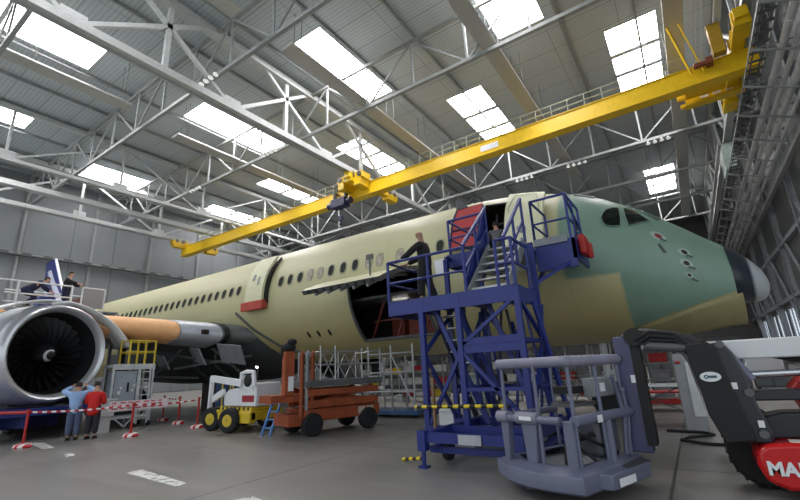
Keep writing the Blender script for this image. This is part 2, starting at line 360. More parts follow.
m = MB(); m.bb((3.2, 37.75, 20.9), (6.9, 37.85, 22.0)); m.bb((3.1, 37.4, 20.8), (6.9, 38.2, 20.95)); m.bb((3.1, 37.4, 21.95), (6.9, 38.2, 22.1)); m.bb((2.7, 37.6, 21.6), (3.2, 38.0, 22.0)); m.bb((2.8, 37.6, 20.85), (3.2, 38.0, 21.1)); m.build('short_beam', yellow, cr)
for k in range(3): m = MB(); m.bb((4.2 + .8 * k, 37.7, 21.2), (4.7 + .8 * k, 37.76, 21.6)); m.build('limit_switch', white, cr)
m = MB()
for x in (3.4, 4.4, 5.4): m.bar((x, 36.4, 21.3), (x, 36.4, 22.4), .06)
m.bar((3.4, 36.4, 22.4), (5.7, 36.4, 22.4), .06); m.bb((3.2, 34, 21.25), (5.8, 37.4, 21.3)); m.build('service_platform', yellow, cr)
m = MB(); m.bb((4.9, 32.2, 21.3), (5.6, 32.8, 23.5)); m.bb((4.85, 32.15, 23.45), (5.65, 32.85, 23.55)); m.build('control_cabinet', mat('cabinet_ochre', (170, 138, 40), 0.5), cr)
m = MB(); m.bar((3.5, 32.7, 20.6), (2.7, 31.6, 24.2), .12); m.bar((4.2, 32.7, 20.6), (3.4, 31.6, 24.2), .08); m.build('ladder', yellow, cr)
m = MB(); m.bb((4.4, 32.3, 20.8), (4.8, 32.95, 21.3)); m.tube((3.7, 32.6, 21.05), (4.4, 32.6, 21.05), .2, n=12); m.build('travel_motor', mat('motor_brown', (120, 62, 40), .5), cr)
# capacity plate
m = MB(); m.bb((-12.6, GY - .03, 20.3), (-10.9, GY - .0, 20.85)); m.build('capacity_plate', white, cr)
m = MB()
for x in (4.0, 4.35): m.tube((x, 22, 22.2), (x, 40, 22.0), .035, n=6)
m.build('festoon_cable', steel, cr)
# trolley on the middle runway
m = MB(); m.bb((-28.6, GY - 1.6, 21.3), (-25.2, GY - .15, 22.0)); m.bb((-28.4, GY - 1.7, 20.5), (-27.6, GY - .12, 21.3)); m.bb((-26.2, GY - 1.7, 20.5), (-25.4, GY - .12, 21.3)); m.build('bogie', yellow, cr)
for k in range(4):
    m = MB(); x = -28.2 + .9 * k; m.tube((x, GY - 1.75, 21.65), (x, GY - 1.58, 21.65), .28, n=12); m.build('bogie_wheel', steel_dark, cr)
ho = thing('crane_hoist', 'dark blue electric hoist hanging on the yellow crane girder near its middle', 'hoist', (-29.0, GY - .75, 18.9))
m = MB(); m.bb((-30.0, GY - 1.25, 18.95), (-28.0, GY - .25, 19.95)); m.build('motor_housing', navy, ho, bevel=.06)
m = MB(); m.tube((-30.7, GY - .75, 19.5), (-27.4, GY - .75, 19.5), .36, n=14); m.build('rope_drum', navy, ho)
for x in (-29.8, -28.2): m = MB(); m.bb((x - .1, GY - .9, 19.9), (x + .1, GY - .5, 20.95)); m.bb((x - .1, GY - .6, 20.75), (x + .1, GY - .0, 20.95)); m.build('hanger', steel_dark, ho)
m = MB(); m.tube((-28.9, GY - .75, 17.9), (-28.9, GY - .75, 19.2), .04, n=6); m.bb((-29.15, GY - .9, 17.5), (-28.65, GY - .6, 18.0)); m.path([(-28.9, GY - .75, 17.5), (-28.9, GY - .75, 17.3), (-28.75, GY - .75, 17.1), (-28.9, GY - .75, 16.95), (-29.08, GY - .75, 17.05)], .05, 6); m.build('hook_block', navy, ho)
# ------------------------------------------------------------------ cable trays on the right wall
def ladder_tray(x0, x1, z, lab, mt=steel_dark):
    t = thing('cable_tray', lab, 'cable tray', ((x0 + x1) / 2, 30, z), None)
    m = MB()
    for x in (x0, x1): m.bb((x - .03, YB + 1, z), (x + .03, YF - 1, z + .16))
    m.build('side_rail', steel_mid, t)
    m = MB(); y = 8.0
    while y < 80: m.bb((x0, y - .1, z), (x1, y + .1, z + .06)); y += .95
    m.build('rungs', mt, t)['kind'] = 'stuff'
    m = MB()
    for k in range(2): x = x0 + .2 + (x1 - x0 - .4) * k; m.tube((x, YB + 2, z + .11), (x, YF - 2, z + .11), .05, n=6)
    m.build('cables', steel_dark, t)
ladder_tray(6.1, 6.95, 18.9, 'dark ladder-type cable tray high on the right wall, next to the crane end')
for x, z, r, lab in [(7.5, 18.6, .2, 'light grey pipe along the right wall nearest the dark cable tray'), (8.0, 18.35, .15, 'thinner grey pipe along the right wall, second beside the cable trays'),
                     (8.45, 18.1, .22, 'thick grey pipe along the right wall, third beside the cable trays'), (8.85, 17.7, .13, 'lowest grey pipe along the right wall beneath the cable trays')]:
    m = MB(); m.tube((x, YB + 1, z), (x, YF - 1, z), r, n=10); y = 9
    while y < 90: m.tube((x, y - .08, z), (x, y + .08, z), r * 1.25, n=10); y += 6
    one(m, 'pipe', mat('pipe_pale', (188, 190, 188), .4), lab, 'pipe')
t = thing('pipe_rack', 'grey bracket rack carrying trays and pipes on the right wall', 'pipe rack', (8.2, 30, 17.2))
for i in range(20):
    y = 8 + 4.2 * i; m = MB(); m.bar((6.0, y, 18.7), (9.1, y, 17.35), .1, .12); m.bar((9.1, y, 16.9), (9.1, y, 18.6), .12); m.bar((6.1, y, 18.72), (9.1, y, 18.5), .06); m.build('bracket', steel_mid, t)
m = MB(); m.bb((9.05, YB + 1, 16.5), (9.4, YF - 1, 16.9)); m.build('carrier_beam', steel_mid, t)
m = MB(); m.bb((5.4, 46, 20.3), (5.65, YF - 1, 20.55)); one(m, 'rail_beam', steel, 'pale rail running lengthwise past the right end of the crane', 'beam')
m = MB(); m.bb((5.95, 49.5, 19.1), (6.9, 52.5, 21.6)); m.bb((5.85, 49.45, 21.6), (6.95, 52.55, 21.7)); one(m, 'electrical_cabinet', mat('pale_green_cabinet', (176, 196, 186), .4), 'pale green electrical cabinet above the cable tray near the crane end', 'cabinet')
for x, y, z, lab in [(-31.5, 24.6, 23.5, 'row of small white floodlights under the truss left of the middle roof lights'), (-45.0, 24.8, 23.5, 'row of small white floodlights far left beneath the crosswise truss'),
                     (-13.0, 47.4, 23.3, 'row of small white floodlights under the truss above the aircraft cabin door'), (-7.0, 47.4, 23.3, 'row of small white floodlights under the truss right of the heating panel'),
                     (-26, 14.6, 23.4, 'row of small white floodlights below the truss near the top edge'), (1, 47.4, 23.3, 'row of small white floodlights under the truss above the cockpit')]:
    lampbar(x, y, z, lab)
# ------------------------------------------------------------------ aircraft
YC = 15.04
ac = thing('airliner', 'wide-body airliner in cream and green primer with a dark nose cone', 'aircraft', (-15, YC, 0))
NOSE = [(2.02, 3.52, 3.42, .05), (1.98, 3.72, 3.24, .25), (1.85, 4.0, 3.08, .5), (1.6, 4.33, 2.98, .8), (1.2, 4.70, 2.62, 1.17), (.8, 5.02, 2.5, 1.45), (.3, 5.46, 2.38, 1.78), (-.2, 5.86, 2.29, 2.05), (-.7, 6.24, 2.24, 2.3), (-1.2, 6.58, 2.21, 2.5), (-1.7, 6.88, 2.2, 2.64), (-2.3, 7.14, 2.2, 2.72), (-3, 7.38, 2.2, 2.77), (-4, 7.6, 2.2, 2.80), (-5, 7.74, 2.2, 2.82), (-6.5, 7.83, 2.2, 2.82), (-8, 7.84, 2.2, 2.82),
        (-40, 7.84, 2.2, 2.82), (-43, 7.84, 2.45, 2.72), (-47, 7.8, 3.1, 2.4), (-52, 7.7, 4.2, 1.75), (-56, 7.5, 5.2, 1.1), (-59, 7.3, 5.9, .65), (-61, 7.0, 6.2, .3)]
NX = [s[0] for s in NOSE][::-1]; NV = [s[1:] for s in NOSE][::-1]
def sec(X):
    X = max(min(X, NX[-1]), NX[0]); i = 0
    while i < len(NX) - 2 and X > NX[i + 1]: i += 1
    # Catmull-Rom on the stations
    x0, x1 = NX[i], NX[i + 1]; u = (X - x0) / (x1 - x0); r = []
    for k in range(3):
        p0, p1 = NV[i][k], NV[i + 1][k]
        def tan(j):
            if j <= 0 or j >= len(NX) - 1: return 0
            a, b = (NV[j][k] - NV[j - 1][k]) / (NX[j] - NX[j - 1]), (NV[j + 1][k] - NV[j][k]) / (NX[j + 1] - NX[j])
            return 0 if a * b <= 0 else 2 * a * b / (a + b)
        m0, m1 = tan(i) * (x1 - x0), tan(i + 1) * (x1 - x0)
        if i == 0: m0 = p1 - p0
        if i + 1 == len(NX) - 1: m1 = (p1 - p0)
        r.append((2 * u ** 3 - 3 * u * u + 1) * p0 + (u ** 3 - 2 * u * u + u) * m0 + (-2 * u ** 3 + 3 * u * u) * p1 + (u ** 3 - u * u) * m1)
    return r
def hull(X, phi, off=0.0):
    """point on the skin; phi is degrees up from the side facing the viewer"""
    zt, zb, hw_ = sec(X); a = math.radians(phi); hh = (zt - zb) / 2
    return Vector((X, YC - (hw_ + off) * math.cos(a), (zt + zb) / 2 + (hh + off) * math.sin(a)))
def phi_at(X, z):
    zt, zb, _ = sec(X); return math.degrees(math.asin(max(-1, min(1, (z - (zt + zb) / 2) / ((zt - zb) / 2)))))
n = N('primer_skin', 0.5)
jx = n.math('MULTIPLY', n.math('SUBTRACT', n.noise(3.0, 3), .5), .12)
wx = n.math('ADD', n.x, jx); X0 = 15.0   # object x = world x + 15
cream = n.mix(n.noise(0.5, 5), (180, 176, 132), (196, 191, 148)); cream = n.mix(n.math('MULTIPLY', n.noise(6, 4, n.mapped((.15, 1, 1))), .35), cream, (166, 160, 120))
fr = n.math('LESS_THAN', n.math('FRACT', n.math('DIVIDE', n.x, 3.1)), .006)
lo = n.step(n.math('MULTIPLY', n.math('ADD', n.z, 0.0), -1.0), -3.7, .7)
cream = n.mix(n.math('MULTIPLY', lo, .7), cream, (166, 150, 100))      # browner towards the belly
green = n.mix(n.noise(0.9, 5), (104, 134, 116), (124, 150, 133))
up = n.math('MULTIPLY', n.step(wx, X0 - 2.65, .06), n.step(n.math('ADD', n.z, jx), 3.93, .05)); fwd = n.step(wx, X0 - 1.28, .05)
# yellowish chin panel: below a line rising towards the nose
chin = n.step(n.math('SUBTRACT', n.math('ADD', n.math('MULTIPLY', n.math('SUBTRACT', n.x, X0 - 1.06), .298), 2.58), n.z), 0.0, .015)
g = n.math('MULTIPLY', n.math('MAXIMUM', up, fwd), n.math('SUBTRACT', 1.0, n.math('MULTIPLY', chin, n.step(n.x, X0 - 1.2, .02))))
c = n.mix(g, cream, green); c = n.mix(n.math('MULTIPLY', fr, .35), c, (120, 118, 90))
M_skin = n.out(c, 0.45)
CD = (-10.6, -7.3, -50.0, 2.0)        # forward hold door: x0, x1, phi0, phi1
PD = (-5.05, -4.05, -11.0, 48.0)        # forward cabin door
st = sorted({1.2, CD[0], CD[1], PD[0], PD[1]} | {-40 + .5 * i for i in range(78)} | {-.9 + .2 * i for i in range(11)} | {-61 + 1.5 * i for i in range(14)} | {1.0})
st = [x for x in st if x <= 1.2]
ph = sorted({CD[2], CD[3], PD[2], PD[3]} | {-90 + 6 * i for i in range(60)})
rows = [[hull(X, p) for p in ph] for X in st]
def hole(i, k):
    xm = (st[i] + st[i + 1]) / 2; pm = (ph[k] + ph[(k + 1) % len(ph)]) / 2
    return any(d[0] < xm < d[1] and d[2] < pm < d[3] for d in (CD, PD)) and k < len(ph) - 1
m = MB(); m.grid(rows, close=True, skip=hole); m.add([hull(1.2, p) for p in ph], [tuple(range(len(ph)))]); m.add([hull(-61, p) for p in ph], [tuple(range(len(ph)))])
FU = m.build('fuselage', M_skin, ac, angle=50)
# dark inside: floor, ceiling, rear liner
m = MB(); m.bb((-16, YC - 2.3, 4.35), (-1.5, YC + 2.3, 4.45)); m.build('cabin_floor', steel_dark, ac)
m = MB(); m.bb((-12.5, YC + .4, 2.3), (-5.5, YC + .5, 7.5)); m.build('cabin_partition', mat('liner_dark', (40, 34, 32), .7), ac)
m = MB(); m.bb((-10.8, YC - 1.6, 2.75), (-6.7, YC + .4, 2.85)); m.build('hold_floor', steel_dark, ac)
m = MB()
for i in range(5): x = -10.4 + .85 * i; m.bb((x, YC - .25, 2.85), (x + .62, YC + .3, 4.1))
m.build('hold_lining', mat('brown_red_lining', (120, 56, 44), .6), ac)
m = MB(); m.bb((-9.6, YC - 1.3, 4.22), (-8.9, YC - 1.22, 4.28)); m.build('hold_lamp', mat('tube_lamp', (255, 250, 240), .3, var=0, emit=7), ac)
m = MB()
for i in range(4): m.bar((-10.5 + i * 1.2, YC - 1.5, 2.85), (-9.9 + i * 1.2, YC - 1.5, 4.3), .06); m.bar((-10.5 + i * 1.2, YC - 1.4, 3.6), (-9.3 + i * 1.2, YC - 1.4, 3.6), .05)
m.build('hold_frame', mat('brown_red_lining', (120, 56, 44)), ac)
m = MB()
for i in range(3): m.bar((-4.95 + .35 * i, YC - 1.2, 4.5), (-4.95 + .35 * i, YC - 1.2, 6.9), .07)
for z in (5.2, 5.9, 6.5): m.bar((-5.1, YC - 1.2, z), (-3.8, YC - 1.2, z), .06)
m.build('cabin_frame', steel_dark, ac)
# edge frames of the openings
def opening(d, name, mt, wdt=.07):
    pts = [hull(d[0], d[2] + (d[3] - d[2]) * i / 12, .015) for i in range(13)] + [hull(d[1], d[3] + (d[2] - d[3]) * i / 12, .015) for i in range(13)]
    m = MB(); m.path(pts + [pts[0]], wdt / 2, 6); m.build(name, mt, ac)
opening(CD, 'hold_door_frame', steel_dark, .12); opening(PD, 'cabin_door_frame', steel_dark, .06)
# radome
m = MB(); xs_ = [1.2, 1.3, 1.4, 1.5, 1.6, 1.7, 1.8, 1.86, 1.92, 1.96, 2.0, 2.02]; R = []
def radome(X, p):
    zt, zb, hw_ = sec(X); f = max(0, (1.65 - X) / .45) if X < 1.65 else 0; zb = zb + .36 * min(1, f); a = math.radians(p)
    return Vector((X, YC - hw_ * .985 * math.cos(a), (zt + zb) / 2 + (zt - zb) / 2 * .99 * math.sin(a)))
n = N('radome_paint', .3); f = n.step(n.x, 15 + 1.63, .04); c = n.mix(n.noise(1.5), (24, 34, 44), (36, 48, 56)); c = n.mix(f, c, (170, 176, 178)); M_rad = n.out(c, .28)
rows = [[radome(X, p) for p in range(0, 360, 10)] for X in xs_]; m.grid(rows, close=True); m.add(rows[-1], [tuple(range(36))]); m.build('nose_cone', M_rad, ac, angle=60)
# chin door edge
# windows
def oval(c, X, p, rx, rz, off, thick=.02, sq=2.6, nn=16):
    """rounded plate following the skin, centred at X, phi"""
    zt, zb, hw_ = sec(X); R = (zt - zb) / 2; a = []
    for i in range(nn):
        t = 2 * PI * i / nn; cx = math.copysign(abs(math.cos(t)) ** (2 / sq), math.cos(t)) * rx; cz = math.copysign(abs(math.sin(t)) ** (2 / sq), math.sin(t)) * rz
        a.append((X + cx, p + math.degrees(cz / R)))
    out = [hull(x, q, off) for x, q in a]; inn = [hull(x, q, off - thick) for x, q in a]
    k = len(out); c.add(out + inn, [tuple(range(k))] + [((i + 1) % k, i, i + k, (i + 1) % k + k) for i in range(k)])
winframe = mat('window_rim', (150, 148, 118), .5); pane = mat('cabin_pane', (44, 44, 40), .12, var=0); pane_film = mat('filmed_pane', (170, 160, 146), .2, var=.3, scale=6)
WX = [-6.52, -7.17, -8.19, -9.1, -9.62, -10.31, -10.93, -11.58, -12.19, -12.78, -13.38, -14.01, -14.6] + [-17.62 - .6 * i for i in range(36)]
for i, X in enumerate(WX):
    m = MB(); oval(m, X, 14, .19, .285, .012, .03); f = m.build('cabin_window', winframe, ac)
    m = MB(); oval(m, X, 14, .135, .225, .018, .02); m.build('pane', pane_film if i in (1, 2, 3, 4, 8, 9) else pane, f)
# cockpit windows on both sides
def skin_poly(pts, off=.02, thick=.05):
    """polygon on the skin given as (X, z); ring-fan plate"""
    m = MB(); P = [hull(x, phi_at(x, z), off) for x, z in pts]; Q = [hull(x, phi_at(x, z), off - thick) for x, z in pts]; k = len(P)
    m.add(P + Q, [tuple(range(k))] + [((i + 1) % k, i, i + k, (i + 1) % k + k) for i in range(k)]); return m
cw = [[(-1.5, 5.62), (-1.45, 5.78), (-1.37, 5.92), (-1.2, 6.01), (-1.06, 5.98), (-1.03, 5.65), (-1.05, 5.28), (-1.22, 5.27), (-1.4, 5.32), (-1.47, 5.45)],
      [(-.96, 5.99), (-.85, 6.0), (-.74, 5.97), (-.56, 5.72), (-.36, 5.43), (-.55, 5.36), (-.86, 5.26), (-.92, 5.6)],
      [(-.66, 6.02), (-.55, 6.05), (-.1, 5.6), (-.2, 5.5), (-.45, 5.8)]]
def skin_fan(pts, off):
    cx = sum(p[0] for p in pts) / len(pts); cz = sum(p[1] for p in pts) / len(pts); rows = []
    P = []
    for i in range(len(pts)):                       # finer outline
        a, b = pts[i], pts[(i + 1) % len(pts)]; P += [(a[0] + (b[0] - a[0]) * t, a[1] + (b[1] - a[1]) * t) for t in (0, .34, .67)]
    for f in (0.001, .25, .5, .75, 1.0): rows.append([hull(cx + (x - cx) * f, phi_at(cx + (x - cx) * f, cz + (z - cz) * f), off) for x, z in P])
    rows.append([hull(x, phi_at(x, z), off - .06) for x, z in P]); m = MB(); m.grid(rows, close=True); return m
side_win = mat('cockpit_glass', (20, 26, 24), .06, var=0)
for pts in cw:
    m = skin_fan(pts, .022); f = m.build('cockpit_window', side_win, ac, angle=60)
    k = [hull(x, phi_at(x, z), .03) for x, z in pts]; m = MB(); m.path(k + [k[0]], .014, 6); m.build('window_seal', mat('seal_green', (112, 138, 121), .5), f)
    m = MB(); Q = [Vector((p.x, 2 * YC - p.y, p.z)) for p in k]; Q2 = [p + Vector((0, -.03, 0)) for p in Q]; nn = len(Q)
    m.add(Q + Q2, [tuple(range(nn))] + [((i + 1) % nn, i, i + nn, (i + 1) % nn + nn) for i in range(nn)]); m.build('cockpit_window', side_win, ac)
# open sensor ports on the nose: pale ring patch with a dark hole
pale_patch = mat('pale_patch', (150, 168, 156), .5, var=.2, scale=9); port = mat('port_dark', (44, 26, 24), .6); port_red = mat('port_red', (128, 40, 44), .5)
for X, p, r, mm in ((-.24, 26.5, .1, port_red), (.26, 16, .08, port), (.25, 4, .08, port), (.25, -7.8, .05, port)):
    m = MB(); oval(m, X, p, r * 1.7, r * 1.5, .006, .02, 2); f = m.build('sensor_port', pale_patch, ac)
    m = MB(); oval(m, X + .01, p, r * .8, r * .8, .012, .02, 2); m.build('port_hole', mm, f)
    m = MB(); q = hull(X + .05, p - 3, .03); m.tube(q, q + Vector((.12, -.04, -.1)), .02, n=6); m.build('probe', steel_dark, f)
m = MB(); q = hull(-.2, 14.1, .02); m.tube(q + Vector((-.05, 0, .12)), q + Vector((.06, -.03, -.14)), .025, n=6); m.build('pitot_probe', steel_dark, ac)
for X in (-13.34, -12.76, -12.15):
    m = MB(); q = hull(X, -38, .01); oval(m, X, -38, .07, .16, .01, .02, 2); m.build('drain_port', port, ac)
m = skin_poly([(-6.75, 5.2), (-6.35, 5.2), (-6.3, 4.65), (-6.7, 4.65)], .012, .02); m.build('notice_sheet', white, ac)
m = MB(); oval(m, -6.85, phi_at(-6.85, 4.1), .12, .16, .01, .02); f = m.build('service_hatch', pale_patch, ac)
m = MB(); oval(m, -6.85, phi_at(-6.85, 4.12), .05, .09, .016, .02); m.build('hatch_latch', port, f)
m = MB(); oval(m, -2.0, 66, .3, .14, .03, .05, 4); m.build('roof_antenna_plate', steel_dark, ac)
# forward cabin door leaf, swung out and parked ahead of its opening
def leaf(x0, x1, p0, p1, off, thick, name, mt, par, nx=6, npz=12, rim=None):
    a = [[hull(x0 + (x1 - x0) * i / nx, p0 + (p1 - p0) * k / npz, off + thick) - Vector((0, 0, 0)) for k in range(npz + 1)] for i in range(nx + 1)]
    b = [[hull(x0 + (x1 - x0) * i / nx, p0 + (p1 - p0) * k / npz, off) for k in range(npz + 1)] for i in range(nx + 1)]
    # keep the curvature of the section at the opening
    m = MB(); m.grid(a); m.grid(b)
    for i in range(nx): m.add([a[i][0], a[i + 1][0], b[i + 1][0], b[i][0]], [(0, 1, 2, 3)]); m.add([a[i][-1], a[i + 1][-1], b[i + 1][-1], b[i][-1]], [(0, 1, 2, 3)])
    for k in range(npz): m.add([a[0][k], a[0][k + 1], b[0][k + 1], b[0][k]], [(0, 1, 2, 3)]); m.add([a[-1][k], a[-1][k + 1], b[-1][k + 1], b[-1][k]], [(0, 1, 2, 3)])
    return m.build(name, mt, par, angle=40)
door_cream = mat('door_primer', (214, 212, 176), .5, var=.05)
D = leaf(-4.12, -2.98, -11, 48, .16, .14, 'cabin_door', door_cream, ac)
m = MB(); oval(m, -3.6, 14, .14, .12, .315, .03, 2.4); m.build('door_window', grey, D)
m = MB(); m.path([hull(-4.02, 0, .33), hull(-4.02, 30, .33), hull(-3.9, 44, .33), hull(-3.2, 44, .33), hull(-3.08, 30, .33), hull(-3.08, 0, .33)], .012, 5); m.build('door_seam', mat('seam', (150, 146, 112), .5), D)
# second cabin door, ajar; black sheet on the closed skin paints the gap's shade
m = MB(); xs_ = [-16.75 + 1.42 * i / 6 for i in range(7)]
m.grid([[hull(x, -4 + 48 * k / 12, .015) for k in range(13)] for x in xs_]); m.build('door_gap_shade', black, ac)
D2 = leaf(-16.62, -15.42, -3, 43, .18, .12, 'cabin_door', door_cream, ac)
m = MB(); oval(m, -16.2, 20, .09, .16, .315, .02); m.build('door_window', grey, D2)
m = MB(); oval(m, -15.8, 16, .06, .2, .315, .02); m.build('door_handle', grey, D2)
m = MB(); m.path([hull(-15.36, -3 + 47 * k / 10, .1) for k in range(11)], .05, 6); m.build('hinge_arm', black, D2)
m = MB(); P = [hull(-16.85, 0, .02), hull(-15.35, 0, .02), hull(-15.35, -1, .34), hull(-16.85, -1, .34)]; m.prism(P, (0, 0, -.42)); m.build('sill_cover', mat('sill_red', (176, 66, 50), .55), ac, bevel=.04)
# forward hold door, swung up on its hinge along the top edge
hp0, hp1 = CD[2], CD[3]; hinge = hull(-9, hp1, .03); th = math.radians(97)
def hd(x, p, off):
    f = (p - hp0) / (hp1 - hp0); q = hull(x, p, off).lerp(hull(x, hp0, off).lerp(hull(x, hp1, off), f), .6) - hinge; y, z = q.y, q.z   # rotate outward about the hinge line
    return Vector((x, hinge.y + y * math.cos(th) - -z * math.sin(th) * -1 * -1, hinge.z + 0)) if False else Vector((x, hinge.y + (y * math.cos(th) + z * math.sin(th)), hinge.z + (-y * math.sin(th) + z * math.cos(th))))
nx, npz = 6, 10; a = [[hd(CD[0] + (CD[1] - CD[0]) * i / nx, hp0 + (hp1 - hp0) * k / npz, .03) for k in range(npz + 1)] for i in range(nx + 1)]; b = [[hd(CD[0] + (CD[1] - CD[0]) * i / nx, hp0 + (hp1 - hp0) * k / npz, -.14) for k in range(npz + 1)] for i in range(nx + 1)]
m = MB(); m.grid(a); HD = m.build('hold_door', M_skin, ac)
m = MB(); m.grid(b); m.build('inner_skin', steel_dark, HD)
m = MB()
for i in (0, nx): m.grid([a[i], b[i]])
m.grid([[r[0] for r in a], [r[0] for r in b]]); m.grid([[r[-1] for r in a], [r[-1] for r in b]]); m.build('door_rim', steel_dark, HD)
for i in range(9): x = CD[0] + .3 + (CD[1] - CD[0] - .6) * i / 8; q = hd(x, hp0, -.05); m = MB(); m.box(q, (.1, .1, .08)); m.build('door_latch', black, HD)
m = MB()
for i in range(1, nx): m.path([p + Vector((0, 0, -.05)) for p in b[i]], .06, 4)
m.build('door_rib', steel_mid, HD)
m = MB(); q = hd(-7.9, hp0 + 8, .03); m.tube(q, q + Vector((0, 0, .55)), .03, n=6); m.box(q + Vector((0, 0, .6)), (.26, .05, .16)); m.build('door_stay', steel_dark, HD)
for a_, b_ in [((-22, 10.5, 3.1), (-17.5, 12.0, 2.3)), ((-20, 10.8, 2.2), (-16.4, 12.3, 2.6)), ((-23, 10.0, 2.0), (-19, 11.4, 1.75)), ((-18.6, 11.7, 3.1), (-17.2, 12.3, 1.95)), ((-21, 10.4, 1.9), (-20, 11.2, 3.2))]:
    m = MB(); m.bar(a_, b_, .09); m.build('fairing_strut', mat('strut_grey', (112, 116, 117), .5), ac)
m = MB(); rows = []
for i in range(9):
    f = i / 8; X = -1.25 + 2.55 * f; rows.append([hull(min(X, 1.15), (-57 + (min(X, 1.15) + 1.06) * 14.1) + ((-86 + 18 * f) - (-57 + (min(X, 1.15) + 1.06) * 14.1)) * k / 8, .03 + .24 * f * f * (k / 8) ** .7) + Vector((max(0, X - 1.15), 0, 0)) for k in range(9)])
m.grid(rows); m.build('chin_panel', mat('chin_cream', (196, 186, 138), .5, var=.08), ac, solid=.03)
# landing gear
ng = MB(); ng.tube((-2.4, YC, .55), (-2.4, YC, 2.4), .12, n=12); ng.bar((-2.4, YC, 1.2), (-.9, YC, 2.3), .1); NG = ng.build('nose_gear', steel, ac)
for s in (-1, 1):
    m = MB(); m.lathe([(-.16, .28), (-.16, .42), (-.1, .5), (.1, .5), (.16, .42), (.16, .28)], (-2.4, YC + .35 * s, .52), (0, 1, 0), 20, cap=True); m.build('tyre', rubber, NG)
# wings
def wing(sgn):
    def af(X0_, Y_, Z_, ch, t):
        up = [(0, 0), (.006, .25), (.02, .48), (.05, .68), (.12, .9), (.25, 1.0), (.4, .95), (.6, .7), (.8, .36), (1, .03)]
        lo = [(.8, -.2), (.6, -.45), (.4, -.68), (.25, -.72), (.12, -.64), (.05, -.5), (.02, -.36), (.006, -.2)]
        return [Vector((X0_ - c * ch, YC - sgn * (YC - Y_), Z_ + q * t * .5 * 1.15)) for c, q in up + lo]
    secs = [(-16.6, 12.7, 3.5, 11.2, 1.3), (-17.5, 11.4, 3.58, 10.6, 1.22), (-19.97, 7.7, 4.03, 8.6, 1.0), (-21.3, 5.67, 4.3, 7.6, .9), (-27, -3.4, 4.9, 4.8, .6), (-33.5, -13.5, 5.6, 2.6, .3)]
    return [af(*s) for s in secs]
bare = mat('bare_alloy', (176, 180, 186), .38, .3); slat_or = mat('orange_protective_paint', (240, 182, 126), .55, var=.06); wing_under = mat('wing_underside', (92, 96, 94), .5)
for sgn in (1, -1):
    S_ = wing(sgn); m = MB(); m.grid([s + [s[0]] for s in S_]); m.add(S_[0], [tuple(range(18))]); m.add(S_[-1], [tuple(range(18))]); WG = m.build('wing', wing_under, ac, angle=40)
    def lead(f0, f1, mt, name, off=.03):
        m = MB(); rows = []
        for j in range(9):
            f = f0 + (f1 - f0) * j / 8; i = min(int(f), len(S_) - 2); u = f - i; s = [S_[i][k].lerp(S_[i + 1][k], u) for k in range(18)]
            c = s[4].lerp(s[14], .5); rr = [s[k] + (s[k] - c).normalized() * off for k in (14, 15, 16, 17, 0, 1, 2, 3, 4, 5)]; rows.append(rr)
        m.grid(rows); m.add(rows[0], [tuple(range(10))]); m.add(rows[-1], [tuple(range(10))]); return m.build(name, mt, WG, angle=50)
    lead(.95, 1.36, bare, 'leading_edge_slat', .05); lead(1.37, 3.3, slat_or, 'leading_edge_slat', .035); lead(3.32, 4.95, bare, 'leading_edge_slat', .035)
    if sgn == 1:
        m = MB(); P = S_[1]; q = P[0].lerp(S_[2][0], .14) + Vector((.06, -.06, 0)); m.box(q + Vector((.06, -.03, .05)), (.12, .3, .2)); m.build('slat_port', port, WG)
        m = MB(); rows = []
        for f in (.78, .93):
            s = [S_[0][k].lerp(S_[1][k], f) for k in range(18)]; rows.append([s[k] + (s[k] - s[4].lerp(s[14], .5)) * .12 for k in (14, 15, 16, 17, 0, 1, 2, 3, 4)])
        m.grid(rows); m.build('slat_gap_shade', black, WG)  # black strip paints the shade of the gap at the slat end
# belly fairing framework, open and dark
fair = mat('fairing_frame', (70, 74, 74), .5); dark_in = mat('bay_dark', (48, 50, 51), .7)
m = MB(); rows = []
for X, b_, r in [(-14.0, 2.35, .4), (-15.0, 2.05, 1.3), (-16.6, 1.75, 2.35), (-18.6, 1.5, 2.95), (-26, 1.45, 2.95), (-31, 1.7, 2.6), (-34, 2.2, 1.2)]:
    rows.append([Vector((X, YC - r * math.cos(a_), max(b_, 0) + (1.75 if r > 1 else .5) * (1 - math.sin(a_)))) for a_ in [PI * k / 14 for k in range(15)]])
m.grid(rows); m.build('belly_fairing', dark_in, ac, angle=60)
for x in (-17.6, -18.8, -20.6):
    m = MB(); m.path([(x, YC - 3.0, 3.3), (x, YC - 2.95, 2.3), (x, YC - 2.0, 1.6)], .06, 4); m.build('fairing_rib', fair, ac)
m = MB(); m.path([hull(-17.6, -8, .05), hull(-16.6, -25, .05), hull(-15.4, -45, .05), hull(-14.2, -62, .05)], .06, 5); m.build('fairing_edge', fair, ac)
for c_, d_, rz in [((-18.9, 11.2, 2.75), (1.9, .06, .8), -.3), ((-16.9, 11.6, 2.7), (1.5, .06, .9), .1), ((-21.2, 10.8, 2.6), (1.6, .06, .7), -.2)]:
    m = MB(); m.box(c_, d_, Euler((.5, .12, rz)).to_matrix()); m.build('fairing_panel', grey, ac)
for a_, b_ in [((-22, 10.5, 3.1), (-17.5, 12.0, 2.3)), ((-20, 10.8, 2.2), (-16.4, 12.3, 2.6)), ((-23, 10.0, 2.0), (-19, 11.4, 1.75)), ((-18.6, 11.7, 3.1), (-17.2, 12.3, 1.95)), ((-21, 10.4, 1.9), (-20, 11.2, 3.2))]:
    m = MB(); m.bar(a_, b_, .09); m.build('fairing_strut', mat('strut_grey', (112, 116, 117), .5), ac)
m = MB(); rows = []
